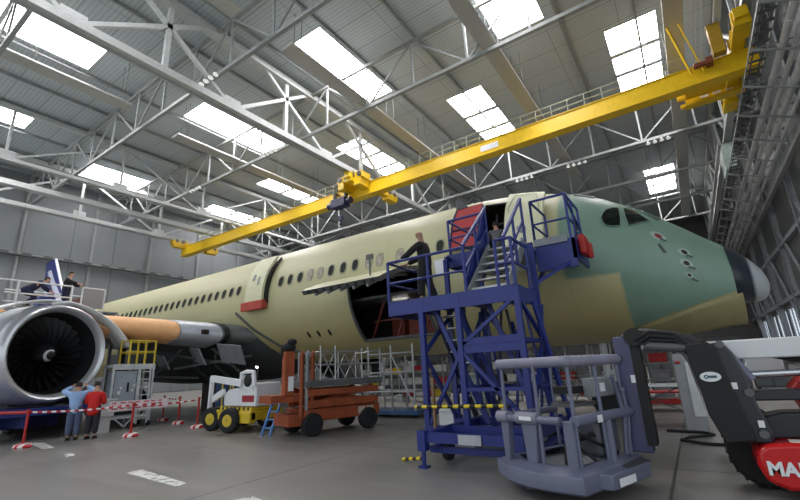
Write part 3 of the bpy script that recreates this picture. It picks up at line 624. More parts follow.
for i in range(9):
    f = i / 8; X = -1.25 + 2.55 * f; rows.append([hull(min(X, 1.15), (-57 + (min(X, 1.15) + 1.06) * 14.1) + ((-86 + 18 * f) - (-57 + (min(X, 1.15) + 1.06) * 14.1)) * k / 8, .03 + .24 * f * f * (k / 8) ** .7) + Vector((max(0, X - 1.15), 0, 0)) for k in range(9)])
m.grid(rows); m.build('chin_panel', mat('chin_cream', (196, 186, 138), .5, var=.08), ac, solid=.03)
# landing gear
for sgn in (1, -1):
    y = YC - sgn * 4.0; m = MB(); m.tube((-26, y, .6), (-26, y, 3.7), .2, n=12); m.bar((-27, y, .75), (-25, y, .75), .2); m.bar((-26, y, 2), (-26, y + sgn * 2, 3.4), .14); LG = m.build('main_gear', steel_dark, ac)
    for dx in (-.9, .9):
        for dy in (-.7, .7):
            m = MB(); m.lathe([(-.22, .35), (-.22, .55), (-.14, .66), (.14, .66), (.22, .55), (.22, .35)], (-26 + dx, y + dy, .68), (0, 1, 0), 22, cap=True); m.build('tyre', rubber, LG)
# engine
def engine(sgn):
    y = YC - sgn * 9.1; ex = -18.75; zc = 2.86
    lipm = mat('intake_lip', (206, 208, 212), .28, .55, var=.03); cowl_in = mat('intake_liner', (30, 32, 33), .5); core = mat('engine_core_dark', (46, 46, 46), .5)
    m = MB(); m.lathe([(.3, 1.44), (.12, 1.49), (.02, 1.56), (0, 1.6), (.03, 1.64), (.12, 1.68), (.34, 1.72), (.5, 1.735)], (ex, y, zc), (-1, 0, 0), 64); E = m.build('engine', lipm, ac, angle=60)
    m = MB(); m.lathe([(.5, 1.735), (.9, 1.76), (1.6, 1.78), (2.0, 1.78)], (ex, y, zc), (-1, 0, 0), 64); m.build('inlet_cowl', mat('cowl_grey', (168, 172, 176), .4), E)
    m = MB(); m.lathe([(.3, 1.44), (.5, 1.41), (.8, 1.36), (1.1, 1.35)], (ex, y, zc), (-1, 0, 0), 64); m.build('inlet_liner', cowl_in, E)
    m = MB(); m.lathe([(2.0, 1.8), (2.05, 1.45), (3.6, 1.45), (4.2, 1.3), (4.3, .95), (6.0, .75), (6.6, .6)], (ex, y, zc), (-1, 0, 0), 40); m.build('fan_case', core, E)
    m = MB()
    for k in range(7): m.lathe([(2.1 + .3 * k, 1.46), (2.1 + .3 * k, 1.53), (2.16 + .3 * k, 1.53), (2.16 + .3 * k, 1.46)], (ex, y, zc), (-1, 0, 0), 32)
    for k in range(10): a = k * .63; m.path([(ex - 2.1, y + 1.55 * math.cos(a), zc + 1.55 * math.sin(a)), (ex - 3, y + 1.58 * math.cos(a + .1), zc + 1.58 * math.sin(a + .1)), (ex - 4.1, y + 1.4 * math.cos(a), zc + 1.4 * math.sin(a))], .05, 5)
    m.build('case_pipework', steel_dark, E)
    m = MB(); m.lathe([(1.3, 1.36), (1.3, .02)], (ex, y, zc), (-1, 0, 0), 40); m.build('fan_backing', black, E)
    blade = mat('fan_blade', (30, 31, 33), .5, .3)
    for k in range(26):
        a = 2 * PI * k / 26; rows = []
        for j in range(6):
            r = .36 + .96 * j / 5; tw = math.radians(25 + 38 * j / 5); ch = .3 + .1 * j / 5; ca, sa = math.cos(a + .06 * j), math.sin(a + .06 * j); tang = Vector((0, -sa, ca)); rad = Vector((0, ca, sa)); ax = Vector((-1, 0, 0)); d = ax * math.cos(tw) + tang * math.sin(tw); c_ = Vector((ex - .98, y, zc)) + rad * r
            rows.append([c_ - d * ch * .5, c_, c_ + d * ch * .5])
        m = MB(); m.grid(rows); m.build('fan_blade', blade, E)
    spin = N('spinner_paint', .35)
    an = spin.math('ARCTAN2', spin.z, spin.y); rr = spin.math('SQRT', spin.math('ADD', spin.math('MULTIPLY', spin.y, spin.y), spin.math('MULTIPLY', spin.z, spin.z)))
    sp = spin.math('LESS_THAN', spin.math('FRACT', spin.math('SUBTRACT', spin.math('DIVIDE', an, 2 * PI), spin.math('MULTIPLY', rr, 2.6))), .16); ok = spin.math('MULTIPLY', spin.math('GREATER_THAN', rr, .05), spin.math('LESS_THAN', rr, .3)); Ms = spin.out(spin.mix(spin.math('MULTIPLY', sp, ok), (34, 34, 36), (214, 214, 210)))
    m = MB(); m.lathe([(.35, .01), (.38, .08), (.48, .17), (.62, .26), (.82, .33), (1.05, .37)], (0, 0, 0), (-1, 0, 0), 32); m.v = [v + Vector((0, 0, 0)) for v in m.v]
    o = m.build('spinner', Ms, None); o.parent = E; o.location = W[E].inverted() @ Vector((ex, y, zc)); W[o] = Matrix.Translation((ex, y, zc))
    m = MB(); m.prism([(ex - 2.4, y - .22, zc + 1.4), (ex - 2.4, y - .22, zc + 1.75), (ex - 3.6, y - .22, zc + 2.0), (ex - 7.5, y - .22, zc + 2.0), (ex - 8, y - .22, zc + 1.1), (ex - 4.5, y - .22, zc + .8)], (0, .44, 0)); m.build('pylon', grey, E)
    return E, y, ex, zc
E1, ey, ex, ez = engine(1); engine(-1)
def toe(E, x, y, deg):      # turn an engine about a vertical line through its inlet
    p = W[E].inverted() @ Vector((x, y, 0)); R = Matrix.Rotation(math.radians(deg), 4, 'Z'); E.matrix_local = Matrix.Translation(p) @ R @ Matrix.Translation(-p)
cowl_pale = mat('cowl_door_pale', (240, 242, 243), .4, var=.04)
def fan_cowl(sg, ang):
    hz = Vector((0, ey + sg * .25, ez + 1.95)); rows = []
    for x in (ex - .2, ex - .6, ex - 1.1):
        r = []
        for k in range(13):
            t = math.radians(88 - 122 * k / 12); p = Vector((0, sg * 1.8 * math.cos(t), 1.8 * math.sin(t))).lerp(Vector((0, sg * .06, 1.8)).lerp(Vector((0, sg * 1.49, -1.0)), k / 12), .6); q = p - Vector((0, sg * .25, 1.95 - .16)); ca, sa = math.cos(ang), math.sin(ang)
            yy = q.y * sg; zz = q.z; r.append(Vector((x, hz.y + sg * (yy * ca - zz * sa), hz.z + yy * sa + zz * ca)))
        rows.append(r)
    m = MB(); m.grid(rows); o = m.build('fan_cowl_door', cowl_pale, E1, angle=60, solid=.06); return o
fan_cowl(1, math.radians(33)); fan_cowl(-1, math.radians(37))
toe(E1, ex, ey, 13)
# tail
tailn = N('fin_livery', .4); sv = tailn.math('FRACT', tailn.math('DIVIDE', tailn.math('ADD', tailn.math('MULTIPLY', tailn.z, .9), tailn.math('MULTIPLY', tailn.x, .75)), 2.2)); lowz = tailn.math('MULTIPLY', tailn.math('LESS_THAN', tailn.z, 13.2), tailn.math('LESS_THAN', sv, .42)); Mf = tailn.out(tailn.mix(lowz, (38, 46, 100), (190, 194, 208)))
m = MB(); rows = []
for z, x0, ch, t in [(7.4, -46.5, 6.4, .6), (9, -48.0, 5.6, .52), (12, -50.8, 4.0, .38), (14.3, -52.8, 2.6, .25)]:
    rows.append([Vector((x0 - ch * c, YC + t * .5 * q, z)) for c, q in [(0, 0), (.03, .5), (.2, 1), (.6, .7), (1, 0), (.6, -.7), (.2, -1), (.03, -.5)]])
m.grid(rows, close=True); m.add(rows[-1], [tuple(range(8))]); TF = m.build('tail_fin', Mf, ac, angle=50)
m = MB(); m.path([(-46.35, YC, 7.4), (-47.85, YC, 9), (-50.65, YC, 12), (-52.7, YC, 14.3)], .13, 6); m.build('fin_leading_edge', white, TF)
for sgn in (1, -1):
    m = MB(); rows = []
    for y, x0, ch, t in [(1.6, -53.2, 5.0, .5), (9.5, -58.6, 2.2, .2)]:
        rows.append([Vector((x0 - ch * c, YC - sgn * y, 6.6 + y * .1 + t * .5 * q)) for c, q in [(0, 0), (.03, .5), (.2, 1), (.6, .7), (1, 0), (.6, -.7), (.2, -1), (.03, -.5)]])
    m.grid(rows, close=True); m.add(rows[-1], [tuple(range(8))]); m.add(rows[0], [tuple(range(8))]); m.build('tailplane', white, ac)
# ------------------------------------------------------------------ people
skin = mat('skin', (196, 150, 124), .6, var=.04); hair_dark = mat('hair_dark', (30, 25, 22), .7); eye_m = mat('eye', (30, 26, 24), .3, var=0)
def skinned(verts, edges, radii, root, mt, name, parent, M, sub=2):
    me = bpy.data.meshes.new(name); me.from_pydata([tuple(W[parent].inverted() @ (M @ Vector(v))) for v in verts], edges, [])
    o = bpy.data.objects.new(name, me); COL.objects.link(o)
    sm = o.modifiers.new('skin', 'SKIN'); sm.use_smooth_shade = True; sm.branch_smoothing = .6
    for i, r in enumerate(radii):
        sv = me.skin_vertices[0].data[i]; sv.radius = (r, r) if not isinstance(r, tuple) else r; sv.use_root = (i == root)
    s = o.modifiers.new('sub', 'SUBSURF'); s.levels = sub; s.render_levels = sub
    dg = bpy.context.evaluated_depsgraph_get(); dg.update(); nm = bpy.data.meshes.new_from_object(o.evaluated_get(dg)); bpy.data.objects.remove(o)
    nm.materials.clear(); nm.materials.append(mt)
    for p in nm.polygons: p.material_index = 0; p.use_smooth = True
    o = bpy.data.objects.new(name, nm); COL.objects.link(o); o.parent = parent; W[o] = W[parent].copy(); return o
def person(label, loc, rz, J, top, legs_m, shoe_m, hair=True, lean=(0, 0), group=None, nod=0.0, long_top=False, skin_m=None):
    skin_m = skin_m or skin
    """J: joints of each side in the figure's own frame (x right, y ahead, z up): sh, el, wr, hip, kn, an"""
    t = thing('person', label, 'person', loc, group, rz); M = W[t].copy()
    px, py, pz = J.get('pelvis', (0, 0, .94)); ch = Vector(J.get('chest', (lean[0], lean[1], 1.36))); pel = Vector((px, py, pz)); mid = pel.lerp(ch, .5)
    up = (ch - pel).normalized(); nk = ch + up * .17; hb = nk + up * .08 + Vector((0, .02 + nod * .3, 0)); hm = hb + Vector((0, .015 + nod, .07)); ht = hm + Vector((0, -.005 + nod * .6, .095))
    V = [pel, mid, ch, nk, hb, hm, ht]; R = [.145, .138, .165, .066, .085, .148, .115]; E = [(0, 1), (1, 2), (2, 3), (3, 4), (4, 5), (5, 6)]
    nose = len(V); V.append(hm + Vector((0, .105, -.015))); R.append(.016); E.append((5, nose))
    tops = {'v': [pel + up * (-.26 if long_top else -.2), mid, ch, ch + up * .1], 'r': [.215, .205, .215, .12], 'e': [(0, 1), (1, 2), (2, 3)]}
    bot = {'v': [pel + up * .2, pel + up * .02], 'r': [.2, .19], 'e': [(0, 1)]}
    for s in ('l', 'r'):
        q = {k: Vector(J[k + s]) for k in ('sh', 'el', 'wr', 'kn', 'an')}; hip = pel + Vector((-.1 if s == 'l' else .1, 0, -.04))
        i = len(V); V += [q['sh'], q['el'], q['wr']]; R += [.062, .046, .03]; E += [(2, i), (i, i + 1), (i + 1, i + 2)]
        d = (q['wr'] - q['el']).normalized(); palm = q['wr'] + d * .07; V.append(palm); R.append(.034); E.append((i + 2, i + 3))
        sd = d.cross(Vector((0, 1, .3))).normalized(); cl = sd.cross(d).normalized()
        for f, L in enumerate((.075, .085, .08, .062)):
            o = sd * (.026 - .0175 * f); a = len(V); V += [palm + d * .035 + o, palm + d * (.035 + L * .55) + o * 1.15 + cl * .012, palm + d * (.035 + L * .85) + o * 1.2 + cl * .04]; R += [.011, .0095, .0085]; E += [(i + 3, a), (a, a + 1), (a + 1, a + 2)]
        a = len(V); V += [q['wr'] + d * .03 + sd * .035 + cl * .01, q['wr'] + d * .075 + sd * .06 + cl * .03]; R += [.012, .0095]; E += [(i + 2, a), (a, a + 1)]
        j = len(V); V += [hip, q['kn'], q['an'], q['an'] + Vector((0, .13, -.05)) if not J.get('toe' + s) else Vector(J['toe' + s])]; R += [.095, .062, .042, .035]; E += [(0, j), (j, j + 1), (j + 1, j + 2), (j + 2, j + 3)]
        k = len(tops['v']); tops['v'] += [q['sh'], q['el'], q['wr'] - d * .02]; tops['r'] += [.105, .082, .064]; tops['e'] += [(2, k), (k, k + 1), (k + 1, k + 2)]
        k = len(bot['v']); bot['v'] += [hip, q['kn'], q['an'] + Vector((0, 0, .03))]; bot['r'] += [.14, .105, .09]; bot['e'] += [(1, k), (k, k + 1), (k + 1, k + 2)]
    skinned(V, E, R, 0, skin_m, 'body', t, M, 2)
    skinned(tops['v'], tops['e'], tops['r'], 0, top, 'jacket', t, M, 2); skinned(bot['v'], bot['e'], bot['r'], 1, legs_m, 'trousers', t, M, 2)
    for s in ('l', 'r'):
        an = Vector(J['an' + s]); m = MB(); m.ball(an + Vector((0, .06, -.045)), (.055, .145, .05), 14, 8); m.bb(an + Vector((-.045, -.075, -.095)), an + Vector((.045, .195, -.07))); m.v = [M @ v for v in m.v]; m.build('shoe', shoe_m, t)
        m = MB(); m.ball(hm + Vector((-.036 if s == 'l' else .036, .083, .012)), (.014, .01, .009), 8, 6); m.v = [M @ v for v in m.v]; m.build('eye', eye_m, t)
        m = MB(); m.ball(hm + Vector((-.095 if s == 'l' else .095, -.005, -.005)), (.014, .024, .034), 8, 6); m.v = [M @ v for v in m.v]; m.build('ear', skin_m, t)
    m = MB(); m.ball(hm + Vector((0, .086, -.055)), (.026, .012, .007), 8, 6); m.v = [M @ v for v in m.v]; m.build('mouth', mat('lips', (150, 96, 84), .6, var=0), t)
    if hair:
        m = MB(); n_ = 16; rows = []
        for i in range(7):
            th = PI * .5 * i / 6; rows.append([hm + Vector((0, -.012, .035)) + Vector((.103 * math.sin(th) * math.cos(2 * PI * k / n_), .112 * math.sin(th) * math.sin(2 * PI * k / n_), .098 * math.cos(th) - (.07 * (i / 6) ** 2 if math.sin(2 * PI * k / n_) < .2 else 0))) for k in range(n_)])
        m.grid(rows, close=True); m.v = [M @ v for v in m.v]; m.build('hair', hair if not isinstance(hair, bool) else hair_dark, t, angle=80)
    return t
stand_legs = dict(knl=(-.1, .02, .5), knr=(.1, .02, .5), anl=(-.11, -.01, .1), anr=(.11, -.01, .1))
blackcloth = mat('black_cloth', (22, 22, 24), .85); navycloth = mat('navy_cloth', (30, 36, 66), .85); greycloth = mat('grey_cloth', (96, 96, 100), .85); lightblue = mat('light_blue_cloth', (150, 180, 222), .85)
jeans = mat('grey_blue_trousers', (84, 96, 124), .85); redcloth = mat('red_cloth', (206, 34, 32), .8); darktr = mat('dark_trousers', (42, 42, 50), .85); shoe_dark = mat('shoe_dark', (24, 22, 22), .6)
P1 = person('bald person in black leaning forward on the blue platform rail', (-5.02, 8.55, 3.17), math.radians(102),
       dict(pelvis=(0, -.04, .95), chest=(0, .0, 1.38), shl=(-.21, .0, 1.43), ell=(-.31, .22, 1.2), wrl=(-.24, .5, 1.06), shr=(.21, .0, 1.43), elr=(.31, .2, 1.2), wrr=(.2, .5, 1.06),
            knl=(-.12, .05, .51), anl=(-.14, .04, .1), knr=(.12, -.07, .51), anr=(.14, -.2, .1)), blackcloth, blackcloth, shoe_dark, hair=False, nod=.0, skin_m=mat('skin_tan', (150, 112, 92), .6, var=.04))
person('person in a grey top inside the open cabin door, seen from behind', (-4.6, 12.62, 4.47), math.radians(20),
       dict(stand_legs, chest=(0, .1, 1.36), shl=(-.19, .1, 1.43), ell=(-.27, .26, 1.18), wrl=(-.2, .48, 1.12), shr=(.19, .1, 1.43), elr=(.28, .24, 1.2), wrr=(.2, .46, 1.2)), greycloth, darktr, shoe_dark)
person('person in a light blue shirt with raised hands, facing the engine', (-17.1, 6.1, 0), math.radians(62),
       dict(stand_legs, shl=(-.2, 0, 1.43), ell=(-.44, .2, 1.5), wrl=(-.2, .34, 1.66), shr=(.2, 0, 1.43), elr=(.42, .22, 1.5), wrr=(.18, .36, 1.66)), lightblue, jeans, shoe_dark)
person('person in a red jacket and dark trousers beside the light blue shirt', (-16.75, 6.5, 0), math.radians(50),
       dict(stand_legs, shl=(-.19, 0, 1.4), ell=(-.26, .06, 1.12), wrl=(-.16, .28, 1.1), shr=(.19, 0, 1.4), elr=(.26, .04, 1.12), wrr=(.17, .26, 1.08)), redcloth, darktr, shoe_dark, long_top=True)
person('person in navy overalls bending over above the engine, at the left', (-23.2, 5.9, 5.0), math.radians(-20),
       dict(pelvis=(0, -.1, .72), chest=(0, .3, 1.02), shl=(-.19, .32, 1.06), ell=(-.24, .5, .85), wrl=(-.16, .7, .72), shr=(.19, .32, 1.06), elr=(.24, .5, .85), wrr=(.16, .7, .72), knl=(-.13, .24, .45), anl=(-.12, -.06, .1), knr=(.13, .24, .45), anr=(.12, -.06, .1)), navycloth, navycloth, shoe_dark)
person('person in black standing above the engine beside the tail fin', (-23.4, 7.25, 5.0), math.radians(-40),
       dict(stand_legs, chest=(0, .05, 1.36), shl=(-.19, .05, 1.42), ell=(-.25, .25, 1.2), wrl=(-.15, .5, 1.15), shr=(.19, .05, 1.42), elr=(.3, .28, 1.25), wrr=(.2, .52, 1.2)), blackcloth, navycloth, shoe_dark)
# ------------------------------------------------------------------ blue access platform
sc = thing('access_platform', 'blue steel access platform with stairs up to the open cabin door', 'platform', (-3.8, 9.5, 0))
LX, RX_, FY, BY = -4.85, -2.66, 8.05, 9.4
DK = 3.15
for x in (LX, -3.95, RX_):
    for y in (FY, BY):
        m = MB(); m.bar((x, y, .3), (x, y, DK if y == FY else 4.35), .11); m.build('post', blue, sc)
for (a, b) in [((LX, FY, .5), (-3.95, FY, 2.0)), ((-3.95, FY, 2.0), (RX_, FY, .6)), ((LX, FY, 2.0), (LX, BY, .5)), ((LX, BY, 2.9), (LX, FY, 2.0)), ((RX_, FY, .6), (RX_, BY, 2.2)), ((RX_, BY, 2.2), (RX_, FY, 3.0)), ((-3.95, FY, 2.1), (RX_, FY, 3.0)), ((LX, BY, 1), (-3.95, BY, 3)), ((-3.95, BY, 3), (RX_, BY, 1)), ((-3.95, FY, 3.0), (-3.95, BY, .6)), ((-3.95, BY, 4.2), (RX_, BY, 3.0))]:
    m = MB(); m.bar(a, b, .07); m.build('brace', blue, sc)
for z in (1.25, 2.15):
    for a, b in (((-3.95, FY, z), (RX_, FY, z)), ((LX, BY, z), (RX_, BY, z)), ((RX_, FY, z), (RX_, BY, z)), ((-3.95, FY, z), (-3.95, BY, z))):
        m = MB(); m.bar(a, b, .07); m.build('crossbar', blue, sc)
m = MB(); m.bb((-3.95, FY - .02, 1.95), (RX_, FY + .03, 2.25)); m.build('crossbar_plate', blue, sc)
# base frame with outriggers
m = MB()
for y in (7.05, 8.05, 9.4): m.bar((-4.4, y, .5), (-2.5, y, .5), .14, .16)
for x in (-4.35, -2.55): m.bar((x, 7.0, .5), (x, 9.9, .5), .14, .16)
for x in (-4.35, -2.55): m.bar((x, 7.3, .26), (x, 9.7, .26), .1, .1)
m.bar((-4.35, 7.3, .26), (-2.55, 7.3, .26), .1); m.bar((-4.35, 9.2, .3), (-2.55, 7.4, .3), .1); m.bar((LX, 8.05, .5), (-4.3, 8.05, .5), .12); m.bar((LX, 9.4, .5), (-4.3, 9.4, .5), .12); m.build('base_frame', blue, sc)
m = MB(); m.bb((-3.62, 6.95, .42), (-3.2, 6.97, .58)); m.build('base_plate_sign', mat('grey_sign', (170, 172, 178), .5), sc)
for x, y in ((-4.35, 7.0), (-2.55, 7.0), (LX, BY), (RX_, 9.8)):
    m = MB(); m.tube((x, y, .0), (x, y, .62), .04, n=8); m.box((x, y, .02), (.16, .16, .04)); m.box((x, y, .45), (.16, .16, .34)); m.build('jack_foot', blue, sc)
for x, y in ((-4.25, 7.75), (-2.65, 7.75), (-4.25, 9.1), (-2.65, 9.1)):
    m = MB(); m.lathe([(-.06, .1), (-.06, .17), (.06, .17), (.06, .1)], (x, y, .175), (1, 0, 0), 18, cap=True); m.bb((x - .09, y - .05, .17), (x + .09, y + .05, .46)); m.build('caster', rubber, sc)
# first deck
m = MB(); m.bb((-5.72, 8.04, DK - .04), (RX_, 9.5, DK + .02)); m.build('deck', grey, sc)
m = MB(); m.bb((-5.78, 8.0, DK - .26), (RX_, 8.05, DK + .06)); m.bb((-5.78, 8.0, DK - .26), (-5.72, 9.5, DK + .06)); m.bb((RX_ - .04, 8.0, DK - .26), (RX_ + .02, 9.5, DK + .06)); m.build('deck_edge', blue, sc)
m = MB()
for x in (-5.2, -4.5, -3.8, -3.1): m.bb((x - .04, 8.05, DK - .2), (x + .04, 9.5, DK - .04))
m.build('deck_joist', blue, sc)
def railing(pts, z0, h, name='railing', mid=True, posts=True):
    m = MB(); n_ = len(pts)
    for k in range(n_ - 1):
        a, b = Vector(pts[k]), Vector(pts[k + 1])
        m.tube(a + Vector((0, 0, h)), b + Vector((0, 0, h)), .035, n=8)
        if mid: m.tube(a + Vector((0, 0, h * .5)), b + Vector((0, 0, h * .5)), .028, n=8)
    if posts:
        for p in pts: m.tube(p, Vector(p) + Vector((0, 0, h)), .035, n=8)
    return m.build(name, blue, sc)
railing([(-5.72, 9.5, DK), (-5.72, 8.04, DK), (-4.62, 8.04, DK), (-3.72, 8.04, DK)], DK, 1.02)
railing([(-3.0, 8.04, DK), (RX_, 8.04, DK), (RX_, 9.0, DK)], DK, 1.02)
# upper stair, deck to cabin door
UZ = 4.5
m = MB()
for x in (-3.75, -2.9): m.bar((x, 8.25, DK), (x, 9.7, UZ), .05, .26)
m.build('stair_stringer', steel_mid, sc)
for k in range(6):
    f = (k + .5) / 6; m = MB(); m.bb((-3.72, 8.25 + 1.45 * f - .1, DK + (UZ - DK) * f), (-2.92, 8.25 + 1.45 * f + .1, DK + (UZ - DK) * f + .04)); m.build('tread', galv, sc)
for x in (-3.8, -2.86):
    m = MB(); a, b = Vector((x, 8.2, DK)), Vector((x, 9.75, UZ)); h_ = Vector((0, 0, 1.1)); m.tube(a + h_, b + h_, .045, n=8); m.tube(a + h_ * .5, b + h_ * .5, .03, n=8)
    for f in (0, .5, 1): q = a.lerp(b, f); m.tube(q, q + h_, .035, n=8)
    m.build('handrail', blue, sc)
m = MB(); m.prism([(-3.86, 8.3, DK), (-3.86, 8.3, DK + .35), (-3.86, 9.75, UZ + 1.0), (-3.86, 9.75, UZ - .35), (-3.86, 8.7, DK)], (.03, 0, 0)); m.build('side_sheet', blue, sc)
# upper deck
m = MB(); m.bb((-4.9, 9.7, UZ - .06), (-2.85, 12.05, UZ)); m.bb((-2.85, 10.6, UZ - .06), (-1.95, 12.05, UZ)); m.build('upper_deck', grey, sc)
m = MB(); m.bb((-2.85, 10.5, UZ - .62), (-1.9, 10.62, UZ + .1)); m.bb((-1.97, 10.5, UZ - .42), (-1.9, 12.05, UZ + .08)); m.build('upper_deck_edge', blue, sc)
m = MB(); m.bb((-4.9, 9.66, UZ - .3), (-3.9, 9.72, UZ + .04)); m.bb((-4.95, 9.66, UZ - .3), (-4.88, 12.05, UZ + .04)); m.build('upper_deck_edge', blue, sc)
m = MB(); m.bb((-2.85, 10.45, UZ + .02), (-2.05, 10.5, UZ + .2)); m.build('roller_blind', grey, sc)
m = MB()
for x in (LX, -2.9):
    m = MB(); m.bar((x, 11.9, UZ - .1), (x, BY, 3.0), .08); m.bar((x, 9.4, UZ - .1), (x, 12, UZ - .1), .08); m.build('bracket', blue, sc)
m = MB(); m.bar((-2.0, 10.7, UZ - .4), (RX_, BY, 3.4), .07); m.build('bracket', blue, sc)
railing([(-2.86, 10.58, UZ), (-1.98, 10.58, UZ), (-1.98, 11.25, UZ), (-1.98, 12.0, UZ)], UZ, 1.28)
railing([(-2.86, 10.58, UZ), (-2.86, 11.95, UZ)], UZ, 1.28)
m = MB(); m.bar((-1.98, 10.6, UZ + .1), (-1.98, 12, UZ + .62), .05); m.bar((-1.98, 10.6, UZ + 1.2), (-1.98, 12, UZ + .66), .05); m.build('brace', blue, sc)
railing([(-4.88, 11.9, UZ), (-4.88, 9.75, UZ), (-3.9, 9.75, UZ)], UZ, 1.0)
# long tilted struts in the tower
for a, b in [((-4.7, 8.3, 3.05), (-3.6, 8.3, .6)), ((-4.4, 8.9, 3.05), (-3.3, 8.9, .6)), ((-3.3, 9.4, 2.6), (-2.7, 8.6, .6)), ((-3.5, 8.6, 3.0), (-2.8, 8.6, .9)), ((RX_ + .05, 8.9, DK - .2), (RX_ + .3, 9.6, .5))]:
    m = MB(); m.bar(a, b, .06, .1); m.build('strut', blue, sc)
for k in range(9):
    x = LX + .35 + .24 * k; m = MB(); m.bar((x, 9.3 - .1 * (k % 3), .5 + .25 * (k % 2)), (x + .3 * (1 if k % 2 else -1), 9.3 - .1 * (k % 3), 2.9), .05); m.build('strut', navy if k % 3 == 0 else blue, sc)
m = MB()
for x in (-4.78, -4.15): m.bar((x, 10.4, .3), (x, 8.5, DK - .15), .05, .18)
m.build('lower_stair_stringer', navy, sc)
for k in range(10):
    f = (k + .7) / 10.5; m = MB(); m.bb((-4.76, 10.4 - 1.9 * f - .1, .3 + 2.7 * f), (-4.17, 10.4 - 1.9 * f + .1, .33 + 2.7 * f)); m.build('lower_tread', galv, sc)
m = MB(); m.bar((-4.6, 7.9, .5), (-4.6, 7.9, 1.5), .05); m.build('upright', mat('brass_brown', (120, 92, 60), .5), sc)
bys = stripes('black_yellow', (24, 24, 22), (226, 200, 40), (1, 0, 0), .24)
m = MB(); m.tube((-5.05, 7.9, .93), (-3.0, 7.9, .96), .035, n=10); m.build('barrier_bar', bys, sc)
m = MB(); m.tube((-5.05, 7.35, .03), (-4.35, 7.0, .16), .03, n=8); one(m, 'marker_pole', bys, 'short black and yellow striped pole lying by the blue platform foot', 'pole')
# red sheet and red pad on the platform
m = MB(); m.prism([hull(-6.02, 8, .06)] + [hull(-6.02, p, .06) for p in (12, 24, 34, 41)] + [hull(-6.02, 44, .1), hull(-6.02, 44, .16)] + [hull(-6.02, p, .14) for p in (41, 34, 24, 12)] + [hull(-6.02, 8, .14)], (.95, 0, 0))
rp = m.build('door_guard', mat('guard_red', (168, 44, 44), .6), ac); rp['label'] = 'red door guard sheet'
m = MB()
for x in (-6.05, -5.07): m.path([hull(x, p, .13) for p in (0 if x < -6 else 8, 12, 24, 34, 44)], .045, 6)
for p in (8, 22, 44): m.tube(hull(-6.05, p, .14), hull(-5.07, p, .14), .04, n=6)
m.build('frame', navy, rp)
m = MB(); q = hull(-6.1, 44, .1); m.prism([q, q + Vector((.5, .1, .05)), q + Vector((-.02, .15, .55))], (0, .05, 0)); m.build('corner_flap', steel_dark, rp)
t = thing('red_pad', 'red padded cover hanging from the upper right corner of the blue platform', 'cover', (-1.7, 11.2, UZ - .4))
m = MB(); m.box((-1.8, 11.1, UZ - .02), (.16, .6, .5)); m.box((-1.72, 11.3, UZ - .12), (.14, .45, .4), Euler((.2, 0, .1)).to_matrix()); m.build('cover', mat('pad_red', (164, 30, 24), .6), t, bevel=.05)
m = MB(); m.bar((-1.9, 11.0, UZ + .2), (-1.9, 11.0, UZ + .66), .03); m.build('strap', black, t)
# ------------------------------------------------------------------ boom lift in the foreground: basket, jib, boom, chassis
ml = thing('boom_lift', 'red and grey articulated boom lift with its basket in the foreground', 'lift', (1.6, 8.2, 0))
bgrey = mat('basket_grey', (100, 104, 124), .38, var=.08); bpad = mat('rail_pad', (126, 126, 142), .5); linkdark = mat('link_charcoal', (30, 32, 38), .3); boomwhite = mat('boom_white', (206, 208, 208), .35, var=.05)
F = Vector((-1.42, 5.85, .12)); U = Vector((-.945, .33, 0)).normalized(); Vv = Vector((.33, .945, 0)).normalized()
def bk(u, v, z): return F + U * u + Vv * v + Vector((0, 0, z))
# tray with raised curved skirt
outl = [(-.08, -.1), (.3, -.2), (.65, -.22), (1.05, -.12), (1.42, .14), (1.36, .6), (1.3, 1.5), (.9, 1.55), (0, 1.55), (-.08, .8)]
m = MB(); m.prism([bk(u * .96, v * .96 + .02, .14) for u, v in outl], (0, 0, .05)); B = m.build('basket_floor', grey, ml)
m = MB(); ctr = bk(.62, .75, 0)
rows = [[bk(u, v, z) + (bk(u, v, 0) - ctr) * g for u, v in outl + outl[:1]] for z, g in ((.04, -.03), (.07, 0), (.22, .01), (.24, 0), (.29, -.2), (.29, -.3))]
m.grid(rows); m.build('basket_skirt', bgrey, B, solid=.02)
m = MB(); m.prism([bk(0, .2, .06), bk(0, 1.4, .06), bk(-.22, 1.3, .05), bk(-.22, .3, .05)], (0, 0, .18)); m.build('basket_step', bgrey, B, bevel=.02)
m = MB()
for k in range(16): v = .75 + .04 * k; m.bar(bk(-.21, v, .23), bk(-.02, v + .1, .245), .012)
m.build('step_tread', steel_dark, B)
m = MB(); m.prism([bk(-.235, .42, .08), bk(-.235, .82, .08), bk(-.235, .82, .17), bk(-.235, .42, .17)], tuple(-U * .008)); m.build('basket_label', white, B)
m = MB()
for a, b in [((.06, .1), (1.2, .1)), ((1.2, .1), (1.2, 1.45)), ((.06, .1), (.06, 1.45))]: m.path([bk(*a, 1.58), bk(*b, 1.58)], .072, 12)
m.ball(bk(.06, .1, 1.58), .072); m.build('top_rail', bpad, B, angle=60)
for a, b in [((.2, .02), (1.2, .02)), ((.04, .08), (.04, 1.5)), ((1.2, .1), (1.2, 1.4))]:
    m = MB(); m.path([bk(*a, .84), bk(*b, .84)], .068 if a[0] < .1 else .05, 12); m.build('mid_rail', bgrey, B, angle=60)
for (u, v) in ((.06, .12), (.06, .78), (.55, .06), (1.15, .1), (1.2, 1.4), (.06, 1.4)):
    m = MB(); m.tube(bk(u, v, .19), bk(u, v, 1.58), .026, n=8); m.build('rail_post', bgrey, B, angle=60)
for (u, v, r) in ((.12, .06, .07), (.04, .85, .06)):
    m = MB(); m.tube(bk(u, v, .19), bk(u, v, .84), r, n=12); m.build('pad_post', bgrey, B, angle=60)
